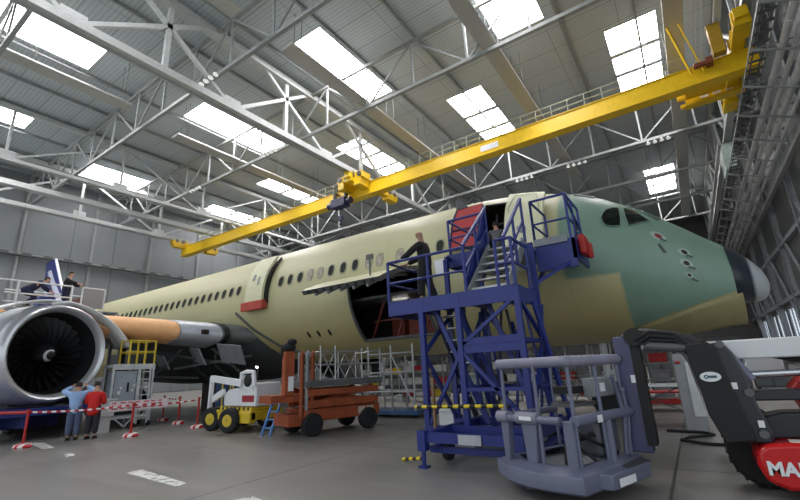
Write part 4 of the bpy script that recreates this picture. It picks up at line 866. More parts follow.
for u, w_ in ((.72, .13), (1.14, .07)):
    m = MB(); m.prism([bk(u - w_ * .6, .03, .2), bk(u + w_ * .6, .03, .2), bk(u + w_, .03, .83), bk(u - w_, .03, .83)], tuple(Vv * .12)); m.build('corner_pad', bgrey, B, bevel=.02)
    m = MB(); m.tube(bk(u - w_ * 1.35, .04, .85), bk(u + w_ * 1.35, .04, .85), .08, n=14); m.build('pad_roll', bpad, B, angle=60)
m = MB(); m.prism([bk(.6, -.045, .83), bk(.8, -.045, .83), bk(.8, -.045, .88), bk(.6, -.045, .88)], tuple(-Vv * .005)); m.build('pad_label', white, B)
m = MB(); m.prism([bk(-.035, .5, .79), bk(-.035, .62, .79), bk(-.035, .62, .88), bk(-.035, .5, .88)], tuple(-U * .005)); m.build('pad_label', white, B)
for k in range(3):
    m = MB(); m.path([bk(.35 - .1 * k, .25 + .2 * k, .28), bk(.4, .35 + .1 * k, .5), bk(.25 - .05 * k, .5 + .2 * k, .62), bk(.1, .8 + .1 * k, .45), bk(.15, 1.0 + .1 * k, .27)], .024, 8); m.build('hose', black, B)
cx_ = bk(.25, 1.15, 1.2); R45 = Matrix.Rotation(math.atan2(Vv.y, Vv.x), 3, 'Z')
m = MB(); m.box(cx_, (.5, .2, .26), R45); m.build('control_box', grey, B, bevel=.015)
m = MB(); m.box(cx_ + (-U) * .105 + Vv * -.08, (.13, .01, .12), R45); m.build('control_label', white, B)
m = MB(); m.box(bk(.5, .85, 1.18), (.5, .3, .1), R45); m.build('tool_tray', black, B)
m = MB(); m.box(bk(.5, .85, .98), (.6, .35, .05), R45); m.build('shelf', steel_dark, B)
m = MB(); m.box(bk(.3, 1.0, .55), (.55, .4, .5), R45); m.build('motor_cover', mat('cover_grey', (74, 76, 84), .4), B, bevel=.08)
for k in range(2): m = MB(); m.path([bk(.0, 1.1 + .25 * k, 1.35 - .2 * k), bk(.04, 1.25 + .15 * k, 1.15), bk(.02, 1.3 + .1 * k, .8), bk(.06, 1.25 + .1 * k, .3)], .03, 8); m.build('grab_bar', bgrey, B)
m = MB(); m.tube(bk(.9, .15, .06), bk(.9, .15, -.07), .05, n=10); m.build('foot_stud', steel, B)
# jib post and jib
m = MB(); m.bb((-1.02, 7.3, .4), (-.74, 7.55, 2.02)); m.build('jib_post', mat('post_indigo', (66, 68, 100), .35), ml, bevel=.02)
m = MB(); m.bb((-.8, 7.28, .5), (-.68, 7.6, 2.1)); m.build('jib_bracket', black, ml)
m = MB(); m.bb((-.86, 7.285, 1.35), (-.8, 7.3, 1.46)); m.build('post_label', white, ml)
m = MB(); m.path([(-.9, 7.5, 1.98), (-.6, 7.5, 2.02), (-.2, 7.4, 1.93), (.1, 7.3, 1.8)], [.09, .12, .12, .12], 10); m.tube((-.72, 7.2, 2.0), (-.72, 7.65, 2.0), .13, n=14); m.build('jib_arm', black, ml)
for k in range(4):
    m = MB(); m.path([(-.7 + .05 * k, 7.15, 1.96 - .04 * k), (-.5, 7.2, 2.06 - .06 * k), (-.2, 7.15, 2.0 - .05 * k), (.02, 7.1, 1.75 - .05 * k)], .025, 7); m.build('hydraulic_hose', rubber, ml)
m = MB(); m.tube((-.6, 7.2, 1.86), (-.1, 7.15, 1.8), .06, n=12); m.tube((-.1, 7.15, 1.8), (.1, 7.12, 1.78), .035, n=10); m.build('jib_cylinder', steel_dark, ml)
# knuckle link plates
KY = 7.0
def plate(px_pts, y, th, name, mt, **k):
    m = MB(); m.prism([(x, y, z) for x, z in px_pts], (0, th, 0)); return m.build(name, mt, ml, **k)
plate([(-.1, 1.84), (.16, 1.86), (.24, 1.76), (.26, 1.62), (.3, 1.3), (.37, .95), (.42, .66), (.1, .62), (-.01, .95), (-.05, 1.35), (-.1, 1.7)], KY, .12, 'link_plate', black, bevel=.015)
plate([(.16, 1.84), (.3, 1.86), (.4, 1.7), (.48, 1.4), (.52, 1.05), (.6, .75), (.58, .62), (.3, .62), (.27, 1.0), (.2, 1.4)], KY + .06, .5, 'link_body', linkdark, bevel=.03)
m = MB(); m.lathe([(0, .1), (.01, .1)], (0, 0, 0), (0, -1, 0), 24, cap=True); m.v = [Vector((v.x * 1.15, v.y, v.z * .62)) + Vector((.1, KY - .004, 1.42)) for v in m.v]; lg = m.build('maker_badge', mat('badge_white', (216, 222, 222), .4), ml)
m = MB(); m.bb((.08, KY - .022, 1.405), (.17, KY - .013, 1.435)); m.lathe([(0, .012), (0, .026)], (.055, KY - .02, 1.42), (0, -1, 0), 14); m.build('badge_mark', mat('badge_teal', (50, 84, 96), .4), lg)
for x, z in ((.33, 1.3), (.5, .85), (.3, 1.05)):
    m = MB(); m.bb((x - .03, KY + .04, z - .04), (x + .03, KY + .055, z + .04)); m.build('safety_label', white, ml)
for x, z in ((.28, 1.82), (.5, .74), (.46, 1.22)):
    m = MB(); m.tube((x, KY + .0, z), (x, KY + .62, z), .05, n=12); m.build('pivot_pin', steel_dark, ml)
# upper boom, rods, lower arms
m = MB(); m.bb((.12, 7.35, 1.62), (3.6, 7.65, 1.87)); m.build('upper_boom', boomwhite, ml, bevel=.02)
m = MB(); m.box((1.55, 7.34, 1.72), (.9, .008, .03)); m.build('boom_caution_strip', grey, ml)
m = MB(); m.tube((.3, 7.3, 1.78), (.53, 7.25, 1.35), .065, n=12); m.build('tilt_cylinder', bgrey, ml)
m = MB(); m.tube((.5, 7.28, 1.42), (3.4, 7.3, 1.5), .045, n=12); m.build('levelling_rod', chrome, ml)
m = MB(); m.bar((.5, 7.4, 1.16), (3.4, 7.4, 1.22), .2, .13); m.build('lower_arm', linkdark, ml, bevel=.02)
m = MB(); m.prism([(.36, 7.3, .62), (.5, 7.3, .9), (.75, 7.3, .96), (3.3, 7.3, 1.06), (3.3, 7.3, .8), (.9, 7.3, .66)], (0, .4, 0)); m.build('lower_arm', linkdark, ml, bevel=.03)
m = MB(); m.bar((.6, 7.7, 1.75), (2.6, 7.7, 1.15), .12); m.build('lift_cylinder', black, ml)
m = MB(); m.prism([(.98, 8.0, 1.2), (1.3, 8.0, 1.55), (1.7, 8.0, 1.6), (1.9, 8.0, 1.0), (1.5, 8.0, .7), (1.1, 8.0, .8)], (0, .5, 0)); m.build('turret', red, ml, bevel=.03)
m = MB(); m.prism([(.55, 8.3, 1.3), (1.02, 8.3, 1.42), (1.02, 8.3, 1.62), (.6, 8.3, 1.66)], (0, .3, 0)); m.build('engine_cover', boomwhite, ml, bevel=.02)
# red hood with maker's name
mr = mat('hood_red', (190, 22, 24), .22, var=.04)
hood = [(.36, .4), (.38, .55), (.48, .63), (.72, .66), (2.6, .6), (2.75, .48), (2.7, .18), (.6, .14), (.42, .22)]
m = MB(); m.prism([(x, 6.95, z) for x, z in hood], (0, .75, 0)); HO = m.build('counterweight_hood', mr, ml, bevel=.05)
text_mesh('MANITOU', .2, 'maker_lettering', white, HO, Matrix.Translation((.44, 6.94, .31)) @ Matrix.Rotation(PI / 2, 4, 'X') @ Matrix.Scale(.98, 4, (1, 0, 0)), .006, .008)
m = MB(); m.bb((.72, 7.02, .658), (.98, 7.2, .668)); m.build('hood_label', mat('label_pale', (220, 214, 200), .5), HO)
m = MB(); m.bb((.7, 7.2, .3), (2.9, 8.6, .6)); m.build('chassis', steel_dark, ml)
for x, y in ((.52, 7.75), (2.7, 7.75), (.52, 9.1), (2.7, 9.1)):
    m = MB(); m.lathe([(-.17, .24), (-.17, .37), (-.12, .42), (.12, .42), (.17, .37), (.17, .24)], (x, y, .42), (0, 1, 0), 28, cap=True)
    for k in range(22): a = 2 * PI * k / 22; m.box((x + .412 * math.cos(a), y, .42 + .412 * math.sin(a)), (.045, .3, .03), Matrix.Rotation(-a, 3, 'Y'))
    ty = m.build('tyre', rubber, ml)
    m = MB(); m.lathe([(-.18, .03), (-.18, .12), (-.14, .22), (-.17, .24)], (x, y, .42), (0, 1, 0), 20); m.build('rim', mr, ty)
m = MB(); m.path([(-.9, 12.3, .03), (-.2, 12.2, .03), (.0, 11.9, .03), (-.45, 11.4, .03), (-.58, 11.0, .03), (-.2, 10.7, .03), (.4, 10.6, .03), (.6, 11.0, .03), (.9, 11.6, .03)], .03, 8)
one(m, 'hose', rubber, 'black hose looped on the floor behind the charcoal boom link', 'hose')
# ------------------------------------------------------------------ orange scissor lift
t = thing('scissor_lift', 'orange scissor lift with lowered platform under the aircraft belly', 'lift', (-9.3, 9.8, 0))
S0, S1, SY0, SY1 = -10.9, -7.8, 9.05, 10.55
ao = Matrix.Rotation(0, 3, 'Z')
m = MB(); m.bb((S0 + .5, SY0 + .1, .38), (S1, SY1 - .1, .72)); m.build('chassis', orange, t, bevel=.02)
for yy in (SY0 + .02, SY1 - .12):
    for z0, z1 in ((.75, .95), (1.08, 1.26)):
        m = MB(); m.bb((S0 + .6, yy, z0), (S1 - .1, yy + .1, z1)); m.build('scissor_arm', orange, t)
    for z0, z1 in ((.8, 1.25), (1.25, .8)):
        m = MB(); m.bar((S0 + .65, yy + (.18 if yy < 9.6 else -.08), z0), (S1 - .2, yy + (.18 if yy < 9.6 else -.08), z1), .08, .12); m.build('scissor_arm', orange, t)
m = MB(); m.bb((S0 + .55, SY0 - .05, 1.32), (S1 + .05, SY1 + .05, 1.5)); m.build('platform', steel_dark, t, bevel=.015)
m = MB(); m.bb((S0 + 2.3, SY0 + .085, .45), (S0 + 2.55, SY0 + .095, .66)); m.bb((S0 + 2.6, SY0 + .085, .45), (S0 + 2.85, SY0 + .095, .66)); m.build('chassis_plate', mat('plate_beige', (190, 176, 160), .5), t)
for x in (S0 + .75, S1 - .45):
    for y in (SY0 + .1, SY1 - .1):
        m = MB(); m.lathe([(-.13, .14), (-.13, .27), (-.09, .31), (.09, .31), (.13, .27), (.13, .14)], (x, y, .31), (0, 1, 0), 22, cap=True); m.build('wheel', rubber, t)
m = MB(); m.bb((S0 - .45, SY0 + .2, .95), (S0 + .55, SY1 - .4, 1.15)); m.bb((S0 + .05, SY0 + .15, .3), (S0 + .6, SY1 - .3, .62)); m.build('end_step', orange, t)
m = MB(); m.bb((S0 - .05, SY0 + .2, 1.1), (S0 + .22, SY0 + .45, 2.35)); m.build('control_column', orange, t)
m = MB(); m.bb((S0 + .04, SY0 + .185, 1.25), (S0 + .2, SY0 + .198, 1.65)); m.build('notice', white, t)
for k in range(3):
    m = MB(); m.path([(S0 + .42 + .17 * k, SY0 + .15, .5), (S0 + .42 + .17 * k, SY0 + .15, 2.2), (S0 + .47 + .17 * k, SY0 + .2, 2.32), (S0 + .52 + .17 * k, SY0 + .3, 2.2), (S0 + .52 + .17 * k, SY0 + .3, 1.4)], .055, 8); m.build('guide_tube', orange if k != 1 else steel_mid, t)
m = MB()
for a, b in [((S0 + .95, SY0), (S1, SY0)), ((S1, SY0), (S1, SY1)), ((S0 + .95, SY1), (S1, SY1)), ((S0 + .95, SY0), (S0 + .95, SY1))]:
    for z in (1.95, 2.32): m.tube((*a, z), (*b, z), .022, n=6)
for x in (S0 + .95, S0 + 1.45, S0 + 2.4, S1): m.tube((x, SY0, 1.5), (x, SY0, 2.4 if x > S0 + 2 else 2.5), .024, n=6); m.tube((x, SY1, 1.5), (x, SY1, 2.4), .024, n=6)
m.build('guard_rail', galv, t)
for k in range(5):
    x = S0 + .95 + .43 * k; m = MB(); m.bar((x, SY1, 1.52), (x + .43, SY1, 2.32), .025); m.bar((x + .43, SY1, 1.52), (x, SY1, 2.32), .025); m.build('lattice', galv, t)
t.location = (-9.75, 10.2, 0); t.rotation_euler = (0, 0, math.radians(72))
m = MB(); cq = t.matrix_basis @ Vector((S0 + .1 + 9.3, SY0 + .32 - 9.8, 2.35)); m.ball(cq + Vector((0, 0, .12)), (.2, .2, .14), 12, 8); m.ball(cq + Vector((.12, 0, .26)), (.15, .14, .11), 10, 6); m.ball(cq + Vector((-.16, -.05, 0)), (.08, .12, .22), 8, 6); one(m, 'work_coat', blackcloth, 'black cloth bundle on top of the orange control column', 'cloth')
m = MB()
for x in (-11.05, -10.68): m.bar((x, 8.75, 0), (x + .04, 9.15, 1.0), .05, .06)
for k in range(4): m.bb((-11.03, 8.79 + .09 * k, .2 + .22 * k), (-10.66, 8.91 + .09 * k, .23 + .22 * k))
one(m, 'step_ladder', mat('pale_blue_paint', (92, 132, 190), .45), 'small pale blue step ladder leaning on the orange lift', 'ladder')
# ------------------------------------------------------------------ yellow and white boom lift
t = thing('compact_lift', 'compact lift with yellow chassis and white body under the wing', 'lift', (-13.1, 9.5, 0))
ylw = mat('chassis_yellow', (206, 176, 40), .45)
m = MB(); m.bb((-14.0, 9.0, .36), (-11.9, 10.3, .68)); m.bb((-12.9, 8.95, .28), (-11.9, 9.2, .62)); m.build('chassis', ylw, t, bevel=.03)
m = MB(); m.bb((-13.6, 9.0, .68), (-11.9, 10.2, .76)); m.build('turntable_band', stripes('band_stripes', (226, 196, 44), (30, 28, 26), (1, 0, 0), .22), t)
for x, y in ((-14.0, 9.05), (-12.75, 8.85), (-14.0, 10.3), (-12.75, 10.3)):
    m = MB(); m.lathe([(-.14, .18), (-.14, .33), (-.09, .38), (.09, .38), (.14, .33), (.14, .18)], (x, y, .38), (.25, -1, 0), 22, cap=True); ww = m.build('wheel', rubber, t)
    m = MB(); m.lathe([(.15, .02), (.145, .18), (.12, .21)], (x, y, .38), (.25, -1, 0), 18); m.build('hub', ylw, ww)
m = MB(); m.prism([(-13.45, 9.05, .78), (-13.45, 9.05, 1.15), (-13.2, 9.05, 1.32), (-12.7, 9.05, 1.36), (-12.4, 9.05, 1.5), (-11.75, 9.05, 1.5), (-11.75, 9.05, .78)], (0, 1.0, 0)); m.build('body_cover', white, t, bevel=.04)
m = MB(); m.bb((-12.45, 9.04, .92), (-11.85, 9.05, 1.12)); m.build('body_sign', mat('sign_dark_red', (150, 32, 44), .5), t)
m = MB(); m.path([(-12.5, 9.0, 1.4), (-12.45, 9.0, 1.82), (-12.2, 9.0, 1.86), (-11.85, 9.0, 1.84), (-11.78, 9.0, 1.4)], .07, 8); m.bb((-12.35, 9.0, 1.3), (-11.9, 9.06, 1.75)); m.build('boom_head', white, t)
m = MB(); m.ball((-12.12, 8.98, 1.58), (.2, .05, .2), 14, 8); m.build('head_opening', black, t)
m = MB(); m.bar((-14.1, 9.0, 1.7), (-12.4, 9.0, 1.5), .16, .2); m.bar((-14.1, 9.0, 1.75), (-14.15, 9.0, .7), .1, .12); m.bar((-14.0, 9.02, 1.0), (-13.4, 9.02, 1.25), .12, .2); m.build('folded_boom', white, t)
# ------------------------------------------------------------------ engine area
m = MB(); m.bb((-21.4, 3.6, .78), (-18.6, 7.0, 1.02)); m.bb((-21.4, 3.6, .25), (-21.2, 7, .78)); m.bb((-21.4, 5.2, .4), (-18.8, 5.4, .78)); m.bb((-18.9, 3.9, .28), (-18.7, 4.1, .78)); m.bb((-18.9, 6.5, .28), (-18.7, 6.7, .78))
t = thing('engine_stand', 'dark blue engine trolley under the large engine', 'stand', (-19.8, 5.5, 0)); m.build('frame', mat('stand_blue', (30, 44, 110), .45), t)
for x in (-21.3, -18.8):
    for y in (4.0, 6.6): m = MB(); m.lathe([(-.06, .08), (-.06, .16), (.06, .16), (.06, .08)], (x, y, .16), (0, 1, 0), 16, cap=True); m.build('caster', rubber, t)
for y in (4.8, 6.2): m = MB(); m.bb((-20.4, y, 1.0), (-20.1, y + .3, 1.3)); m.build('cradle', steel_dark, t)
for k, lab in enumerate(('dark low crate under the big engine, nearer the frame edge', 'dark low crate under the big engine, behind the visitors')):
    m = MB(); y = 3.4 + 2.6 * k; m.bb((-23.6, y, .0), (-22.2, y + 2.2, 1.25)); m.bb((-23.65, y - .03, 1.2), (-22.15, y + 2.23, 1.3)); one(m, 'equipment_crate', mat('crate_dark', (38, 38, 40), .7), lab, 'crate', 'dark crates under the engine', bevel=.02)
# dock behind the engine
t = thing('engine_dock', 'white railed working platform behind and above the engine', 'platform', (-24, 6, 0))
m = MB(); m.bb((-25.2, 2.2, 4.92), (-22.8, 9.3, 5.0)); m.build('deck', grey, t)
m = MB()
for y0, y1 in ((2.2, 4.0), (4.1, 5.4), (5.4, 7.3), (7.7, 8.6)):
    for z in (5.5, 6.02): m.tube((-22.8, y0, z), (-22.8, y1, z), .035, n=6)
    for y in (y0, y1): m.tube((-22.8, y, 4.95), (-22.8, y, 6.02), .04, n=6)
m.tube((-25.2, 2.2, 6.02), (-25.2, 9.3, 6.02), .035, n=6); m.tube((-25.2, 2.2, 5.5), (-25.2, 9.3, 5.5), .035, n=6)
m.build('railing', white, t)
for y0, y1 in ((3.9, 5.0), (7.75, 8.55)):
    m = MB(); m.bb((-22.78, y0, 5.1), (-22.75, y1, 5.98)); m.build('mesh_panel', mat('panel_grey_dock', (150, 152, 154), .5, var=.1, scale=20), t)
for y in (2.3, 9.2):
    for x in (-25.1, -22.9): m = MB(); m.bar((x, y, 0), (x, y, 4.92), .12); m.build('post', steel_mid, t)
m = MB(); m.bb((-24.6, 6.5, 5.0), (-24.0, 7.1, 5.65)); one(m, 'tool_cabinet', mat('cabinet_blue', (50, 64, 140), .4), 'blue cabinet on the platform above the engine', 'cabinet', bevel=.02)
m = MB(); m.bb((-24.6, 8.0, 5.0), (-23.9, 8.7, 5.66)); m.bb((-24.65, 7.95, 5.62), (-23.85, 8.75, 5.72)); one(m, 'tool_chest', mat('chest_brown', (132, 70, 60), .5), 'reddish brown chest on the platform behind the raised engine cowl', 'chest')
# service stand with grey cabinet
t = thing('service_stand', 'tall grey service stand with a cabinet below and yellow railing', 'stand', (-19.3, 8.7, 0))
y0, y1, x0 = 7.85, 9.35, -18.95
fr = mat('stand_frame', (206, 210, 212), .45)
m = MB()
for y in (y0, y0 + .95, y1):
    for x in (x0, x0 - .8): m.bar((x, y, .15), (x, y, 2.35), .07)
for z in (.4, 2.3): m.bar((x0, y0, z), (x0, y1, z), .09); m.bar((x0 - .8, y0, z), (x0 - .8, y1, z), .09)
m.bar((x0, y0 + .2, .4), (x0, y0 + .6, .05), .05); m.bar((x0, y0 + .9, .4), (x0, y0 + .6, .05), .05); m.bb((x0 - .85, y0 - .05, 2.3), (x0 + .05, y1 + .05, 2.4)); m.bb((x0 - .02, y0 - .05, 2.2), (x0 + .04, y1 + .05, 2.42))
for y in (y0 + 1.02, y0 + 1.42): m.bar((x0 + .03, y, .1), (x0 + .03, y - .05, 2.3), .05)
for k in range(7): m.bar((x0 + .03, y0 + 1.02, .3 + .3 * k), (x0 + .03, y0 + 1.4, .3 + .3 * k), .04)
m.build('frame', fr, t)
m = MB(); m.bb((x0 - .7, y0 + .08, .45), (x0 - .01, y0 + .88, 2.15)); cb = m.build('cabinet', mat('cabinet_slate', (160, 170, 180), .45), t)
m = MB(); m.bb((x0 - .01, y0 + .1, .5), (x0 + .0, y0 + .86, .62)); m.build('cabinet_sill', black, cb)
m = MB(); m.bb((x0 - .005, y0 + .55, 1.35), (x0 + .012, y0 + .62, 1.7)); m.build('cabinet_handle', black, cb)
for yy, zz, s_ in ((.22, 1.4, .14), (.3, 1.55, .1), (.72, 1.45, .1), (.78, 1.62, .08)): m = MB(); m.bb((x0 - .005, y0 + yy, zz - s_), (x0 + .008, y0 + yy + s_ * .8, zz)); m.build('notice', white, cb)
yr = mat('rail_yellow', (216, 190, 60), .45)
m = MB()
for z in (2.9, 3.35):
    m.tube((x0, y0 + .5, z), (x0, y1, z), .03, n=6); m.tube((x0 - .8, y0 + .5, z), (x0 - .8, y1, z), .04, n=6); m.tube((x0, y0 + .5, z), (x0 - .8, y0 + .5, z), .03, n=6); m.tube((x0, y1, z), (x0 - .8, y1, z), .04, n=6)
for y in (y0 + .5, y0 + .8, y0 + 1.1, y1): m.tube((x0, y, 2.4), (x0, y, 3.35), .04, n=6)
for y in (y0 + .5, y1): m.tube((x0 - .8, y, 2.4), (x0 - .8, y, 3.35), .04, n=6)
m.build('railing', yr, t)
for x in (x0, x0 - .8):
    for y in (y0, y1): m = MB(); m.lathe([(-.04, .05), (-.04, .1), (.04, .1), (.04, .05)], (x, y, .1), (0, 1, 0), 12, cap=True); m.build('caster', rubber, t)
m = MB(); m.bb((-18.6, 7.15, .55), (-18.0, 7.65, 1.1)); m.bb((-18.5, 7.2, .0), (-18.1, 7.6, .55)); m.bb((-18.65, 7.1, 1.1), (-17.95, 7.7, 1.15)); one(m, 'supply_cart', mat('cart_white', (206, 208, 210), .5), 'white and grey cart between the red jacket and the service stand', 'cart')
# ------------------------------------------------------------------ barrier
wr = stripes('red_white_tape', (196, 30, 40), (236, 232, 232), (.7, .75, .2), .22)
posts = [(-16.83, 4.81, 'red barrier post at the lower left with its base on the floor markings'), (-15.65, 7.22, 'red barrier post in front of the grey service stand'), (-17.76, 9.96, 'red barrier post farther back, between stand and yellow lift'), (-15.43, 9.37, 'red barrier post next to the yellow lift wheel'), (-20.2, 10.6, 'red barrier post farthest back under the wing')]
for x, y, lab in posts:
    t = thing('barrier_post', lab, 'barrier', (x, y, 0), 'red barrier posts with tape')
    m = MB(); m.lathe([(0, .22), (.04, .24), (.1, .2), (.13, .08)], (x, y, 0), (0, 0, 1), 20, cap=True); m.build('base', stripes('base_stripes', (200, 34, 40), (234, 228, 226), (1, .35, 0), .2), t)
    m = MB(); m.tube((x, y, .1), (x, y, 1.0), .035, n=10); m.tube((x, y, 1.0), (x, y, 1.06), .05, n=10); m.build('pole', red, t)
def tape(a, b, lab, sag=.05):
    a, b = Vector(a), Vector(b); m = MB(); r = []
    for k in range(9): f = k / 8; p = a.lerp(b, f) - Vector((0, 0, sag * 4 * f * (1 - f))); r.append([p + Vector((0, 0, .028)), p - Vector((0, 0, .028))])
    m.grid(r); one(m, 'barrier_tape', wr, lab, 'tape', solid=.004)
tape((-16.83, 4.81, .98), (-15.65, 7.22, .98), 'red and white tape from the left post past the two visitors')
tape((-15.65, 7.22, .98), (-15.43, 9.37, .98), 'red and white tape from the stand post to the yellow lift')
tape((-20.2, 10.6, .98), (-17.76, 9.96, .98), 'red and white tape far back under the wing')
m = MB(); m.tube((-16.83, 4.81, .98), (-21, 3.2, .98), .045, n=8); one(m, 'barrier_rail', red, 'solid red barrier rail leaving the frame at the lower left', 'barrier')
t = thing('barrier_sign', 'white sign with red print hanging on the tape by the service stand', 'sign', (-15.9, 7.0, .9))
pa, pb = Vector((-16.02, 6.62, .82)), Vector((-15.5, 8.25, .82)); dn = (pb - pa).normalized().cross(Vector((0, 0, 1))) * -1
m = MB(); m.prism([pa, pb, pb + Vector((0, 0, .3)), pa + Vector((0, 0, .3))], tuple(dn * .01)); m.build('board', mat('sign_pale', (216, 200, 204), .5), t)
for k in range(3):
    for j in range(7):
        f0 = .05 + .13 * j; m = MB(); q0 = pa.lerp(pb, f0) - dn * .004; q1 = pa.lerp(pb, f0 + (.07 if (j + k) % 3 else .1)) - dn * .004; z = .05 + .09 * k; m.prism([q0 + Vector((0, 0, z)), q1 + Vector((0, 0, z)), q1 + Vector((0, 0, z + .035)), q0 + Vector((0, 0, z + .035))], tuple(-dn * .003)); m.build('print', red, t)
# ------------------------------------------------------------------ floor markings
paint = N('worn_white_paint', .5); c = paint.mix(paint.math('GREATER_THAN', paint.noise(5, 5), .58), (212, 212, 206), (120, 118, 110)); Mp = paint.out(c)
marks = [[(-9.62, 4.46), (-9.66, 4.76), (-7.62, 4.51), (-7.51, 4.29)], [(-17.98, 5.32), (-17.4, 5.5), (-15.62, 5.21), (-15.83, 4.98)], [(-13.79, 4.82), (-13.9, 5.05), (-13.27, 4.88), (-13.35, 4.72)], [(-5.9, 4.2), (-5.8, 4.47), (-5.5, 4.42), (-5.4, 4.2)], [(-21.63, 5.47), (-21.65, 5.7), (-20.2, 5.45), (-20.29, 5.2)]]
for i, q in enumerate(marks):
    m = MB(); m.prism([(x, y, .001) for x, y in q], (0, 0, .003)); structure(one(m, 'floor_marking', Mp, ['long worn white paint bar on the floor', 'white paint bar by the left barrier base', 'small white paint patch on the floor', 'white paint patch cut by the bottom edge', 'white paint bar at the left edge of the floor'][i], 'marking'))
# ------------------------------------------------------------------ stores and work benches beyond the aircraft
PAINT = {'white': mat('box_white', (214, 216, 218), .5), 'grey': mat('box_grey', (128, 132, 136), .5), 'red': mat('box_red', (172, 40, 40), .5), 'yellow': mat('box_yellow', (212, 178, 40), .5), 'blue': mat('box_blue', (60, 84, 150), .5), 'black': mat('box_black', (34, 34, 36), .5)}
boxproto = {}
def crate(c, loc, rz, label, group):
    if c not in boxproto:
        t = thing('storage_box', label, 'box', loc, group, rz); m = MB()
        for a, b in (((-.3, -.2, 0), (.3, -.18, .3)), ((-.3, .18, 0), (.3, .2, .3)), ((-.3, -.2, 0), (-.28, .2, .3)), ((.28, -.2, 0), (.3, .2, .3)), ((-.3, -.2, 0), (.3, .2, .02))): m.bb(*a_b(t, a, b))
        m.build('body', PAINT[c], t); m = MB(); m.bb(*a_b(t, (-.32, -.22, .29), (.32, .22, .34))); m.build('lid', PAINT[c], t); boxproto[c] = t; return t
    o = copy_tree(boxproto[c], loc, rz, label); o['group'] = group; return o
def a_b(t, a, b):
    return [W[t] @ Vector(a), W[t] @ Vector(b)] if abs(t.rotation_euler.z) < 1e-6 else [Vector(a), Vector(b)]
rackn = 0
def rack(x, y, w_, h, ns, label, where, cols, per=3):
    global rackn
    t = thing('storage_rack', label, 'rack', (x, y, 0), 'storage racks beyond the aircraft')
    for sx in (-1, 1):
        for sy in (-1, 1):
            m = MB(); m.bb((x + sx * w_ / 2 - .03, y + sy * .3 - .03, 0), (x + sx * w_ / 2 + .03, y + sy * .3 + .03, h)); m.build('upright', steel_mid, t)
    for k in range(ns):
        z = .25 + (h - .35) * k / max(1, ns - 1) * (ns - 1) / ns; m = MB(); m.bb((x - w_ / 2, y - .32, z - .03), (x + w_ / 2, y + .32, z + .02)); m.build('shelf', steel_mid, t)
        for j in range(per):
            c = cols[(k * per + j) % len(cols)]
            if c: crate(c, (x - w_ / 2 + w_ * (j + .5) / per, y - .05, z + .02), 0, '%s box on the storage rack %s' % (c, where), 'boxes on the storage rack ' + where)
    m = MB(); m.bar((x - w_ / 2, y + .3, .2), (x + w_ / 2, y + .3, h - .1), .03); m.bar((x + w_ / 2, y + .3, .2), (x - w_ / 2, y + .3, h - .1), .03); m.build('back_brace', steel_mid, t)
crate('white', (-14.0, 20.6, .0), 0, 'white box on the floor far back beyond the orange lift', 'boxes on the floor')
rack(-2.1, 19.5, 2.6, 2.2, 3, 'grey storage rack seen between jib post and boom link', 'between jib post and boom link', ['white', 'white', 'grey', 'white', 'red', 'grey', 'yellow', 'white', 'red'])
rack(-5.2, 20.5, 2.8, 2.3, 3, 'grey storage rack seen behind the lift basket', 'behind the lift basket', ['white', 'grey', 'white', 'red', 'white', 'black', 'red', 'grey', 'white'], 4)
rack(-8.6, 21.0, 2.8, 2.2, 3, 'grey storage rack seen through the blue platform tower', 'behind the blue platform', ['white', 'grey', 'blue', 'white', 'white', 'grey', 'black'], 4)
rack(-12.4, 20.5, 2.6, 2.2, 3, 'grey storage rack behind the right end of the orange lift', 'behind the orange lift', ['red', 'white', 'red', 'yellow', 'white', 'white', 'grey'], 4)
rack(-16.0, 21.5, 2.8, 2.1, 3, 'grey storage rack behind the left end of the orange lift', 'behind the orange guide tubes', ['white', 'grey', 'white', 'black', 'white', 'yellow'], 4)
rack(-20.5, 24.0, 2.8, 2.1, 2, 'grey storage rack far back beneath the wing root', 'beneath the wing root', ['black', 'grey', 'white', 'grey'], 3)
# red trolley, benches
t = thing('tool_trolley', 'low red trolley on the floor beside the boom link', 'trolley', (-1.2, 17.2, 0))
m = MB(); m.bb((-2.0, 16.8, .22), (-.4, 17.6, .34)); m.bb((-2.0, 16.8, .55), (-.4, 17.6, .6)); m.build('tray', red, t)
for x in (-1.95, -.45):
    for y in (16.85, 17.55): m = MB(); m.bar((x, y, .1), (x, y, .62), .04); m.lathe([(-.03, .04), (-.03, .09), (.03, .09), (.03, .04)], (x, y, .09), (0, 1, 0), 12, cap=True); m.build('leg', red, t)
m = MB(); m.path([(-.4, 16.9, .6), (-.2, 16.9, .95), (-.2, 17.5, .95), (-.4, 17.5, .6)], .025, 6); m.build('handle', red, t)
t = thing('machine_cabinet', 'tall grey machine cabinet beside the charcoal boom link', 'cabinet', (-.25, 12.6, 0))
m = MB(); m.prism([(-.5, 12.3, 0), (-.1, 12.3, 0), (-.05, 12.3, .5), (-.2, 12.3, 1.5), (-.3, 12.3, 1.75), (-.5, 12.3, 1.75)], (0, .7, 0)); m.build('body', mat('cabinet_mid', (150, 152, 154), .45), t, bevel=.03)
m = MB(); m.prism([(-.28, 12.28, .35), (-.04, 12.28, .35), (-.2, 12.28, 1.55), (-.26, 12.28, 1.55)], (0, .02, 0)); m.build('side_panel', mat('panel_pale', (206, 208, 206), .4), t)
m = MB(); m.tube((-.45, 12.27, 1.55), (-.35, 12.27, 1.55), .03, n=8); m.build('red_light', red, t)
t = thing('work_bench', 'white topped work bench beyond the boom link', 'bench', (-1.2, 15.2, 0))
m = MB(); m.bb((-2.3, 14.9, .86), (-.4, 15.6, .92)); m.build('top', white, t)
